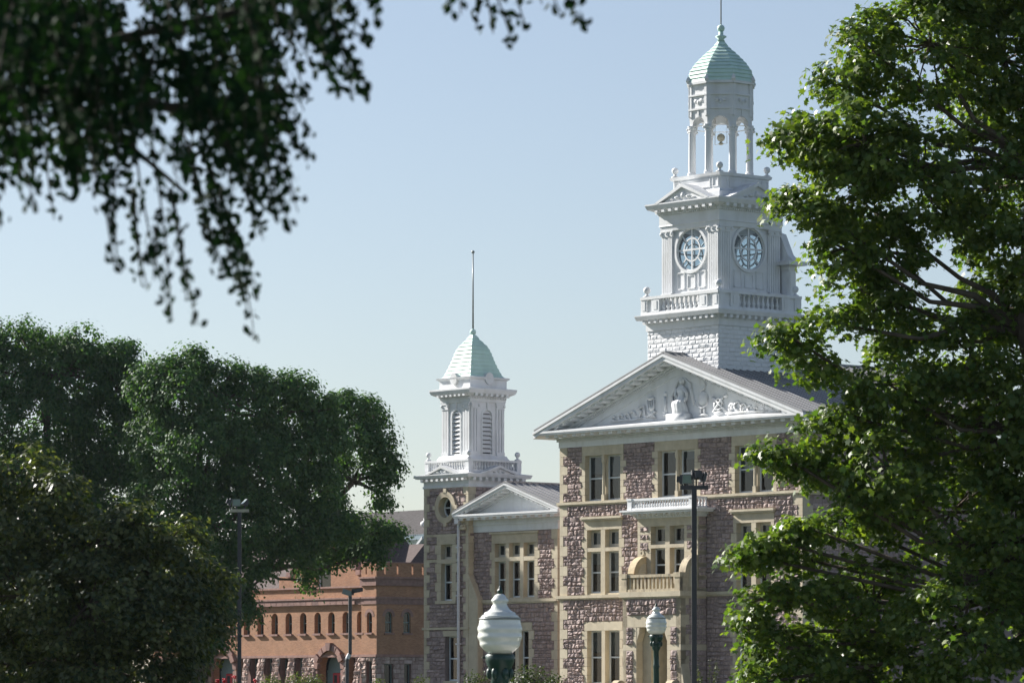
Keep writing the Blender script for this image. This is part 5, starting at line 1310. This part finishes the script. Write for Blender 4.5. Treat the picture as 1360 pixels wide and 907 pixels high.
def area(x0, y0, x1, y1, cnt, fall, side=.25, leafn=26, d=(11.5, 15.)):
    for _ in range(cnt):
        sx, sy = rng.uniform(x0, x1), rng.uniform(y0, y1); L = fall * rng.uniform(.5, 1.2); dd = rng.uniform(*d)
        strand((sx, sy), (sx + L * rng.normal() * side + L * .12, sy + L), dd, dd + rng.uniform(-.15, .15), max(6, int(leafn * L / fall)))
area(-150, -220, 330, -40, 78, 170); area(-120, -80, 370, 40, 95, 120, leafn=30); area(-80, 10, 350, 110, 80, 100, leafn=28); area(-60, -60, 110, 140, 66, 110, leafn=30)
area(120, 90, 350, 165, 42, 90); area(330, -120, 440, -10, 26, 90); area(-30, 150, 120, 190, 16, 80); area(380, -90, 470, -10, 14, 70)
for p0, p1, c in (((0, 190), (0, 305), 16), ((60, 180), (72, 292), 22), ((125, 180), (150, 300), 24), ((150, 270), (158, 362), 16), ((175, 250), (195, 380), 20), ((208, 300), (204, 372), 12), ((200, 180), (228, 420), 40), ((228, 250), (262, 432), 32), ((240, 180), (285, 330), 34), ((262, 190), (338, 452), 62), ((280, 250), (342, 400), 34), ((268, 300), (300, 370), 20), ((300, 180), (350, 320), 36), ((330, 160), (385, 300), 36), ((340, 100), (408, 215), 34), ((352, 180), (368, 290), 24),
                 ((420, 20), (452, 130), 30), ((440, 30), (492, 128), 30), ((400, 0), (436, 62), 26), ((455, 0), (492, 60), 22), ((480, -20), (505, 30), 14), ((432, 10), (470, 128), 34), ((446, 40), (480, 112), 26), ((410, 30), (446, 112), 24), ((352, 120), (404, 205), 30), ((366, 150), (392, 262), 24), ((320, 200), (346, 300), 26), ((250, 200), (300, 360), 34), ((280, 250), (322, 396), 34), ((385, 40), (405, 130), 20),
                 ((605, -40), (592, 14), 12), ((640, -50), (632, 40), 20), ((650, -30), (682, 60), 26), ((640, -30), (655, 45), 18), ((615, -40), (612, 20), 14), ((700, -60), (748, 22), 20), ((720, -50), (778, 38), 26), ((740, -50), (765, 10), 14), ((700, -50), (720, 6), 12), ((670, -60), (700, 42), 20)):
    d_ = rng.uniform(12, 14.2); strand(p0, p1, d_, d_ + rng.uniform(-.1, .1), int(c * 1.0), .04, .034, .012)
    if p1[1] > 120: strand((p0[0] + rng.normal() * 8, p0[1]), (p1[0] + rng.normal() * 10, p1[1] - abs(rng.normal()) * 30), d_ + .2, d_ + .3, int(c * .8), .06, .034, .014)
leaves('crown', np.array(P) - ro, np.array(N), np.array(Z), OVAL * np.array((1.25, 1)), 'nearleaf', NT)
tw.build('twigs', 'twigbark', NT)
bb_ = MB(); rr_ = Vector(ro)
bb_.tube([(0, 0, 0), (0, 0, 2.2), (.15, .1, 3.2), (.3, .2, 5.5)], [.3, .22, .2, .1], 12); bb_.build('trunk', 'bark', NT, True)
lb = MB()
for pts, r in (((( -420, 500), (-200, 150), (60, -20), (330, -60), (520, -80)), .05), (((-420, 420), (-150, 180), (80, 120), (270, 150)), .035), (((-300, 200), (-50, -60), (300, -160), (640, -110), (800, -90)), .045), (((-50, 60), (120, 60), (300, 20), (420, -10)), .02), (((80, 120), (180, 200), (250, 260)), .012)):
    lb.tube([Vector(pix(*p, 13.2)) - rr_ for p in pts], [r * (1 - .7 * i / len(pts)) for i in range(len(pts))], 8)
lb.build('limbs', 'twigbark', NT, True)

# ------------------------------------------------------------------ air
hz = MB().box(ID, -60, 130, -3, 45, -460, 15).build('haze', 'white')
hm = bpy.data.materials.new('haze'); hm.use_nodes = True; t = hm.node_tree
for n in list(t.nodes): t.nodes.remove(n)
o = t.nodes.new('ShaderNodeOutputMaterial'); v = t.nodes.new('ShaderNodeVolumePrincipled'); v.inputs['Density'].default_value = .00003
v.inputs['Color'].default_value = (.80, .90, 1, 1); v.inputs['Anisotropy'].default_value = .3; t.links.new(v.outputs[0], o.inputs['Volume'])
hz.data.materials[0] = hm; hz['kind'] = 'stuff'
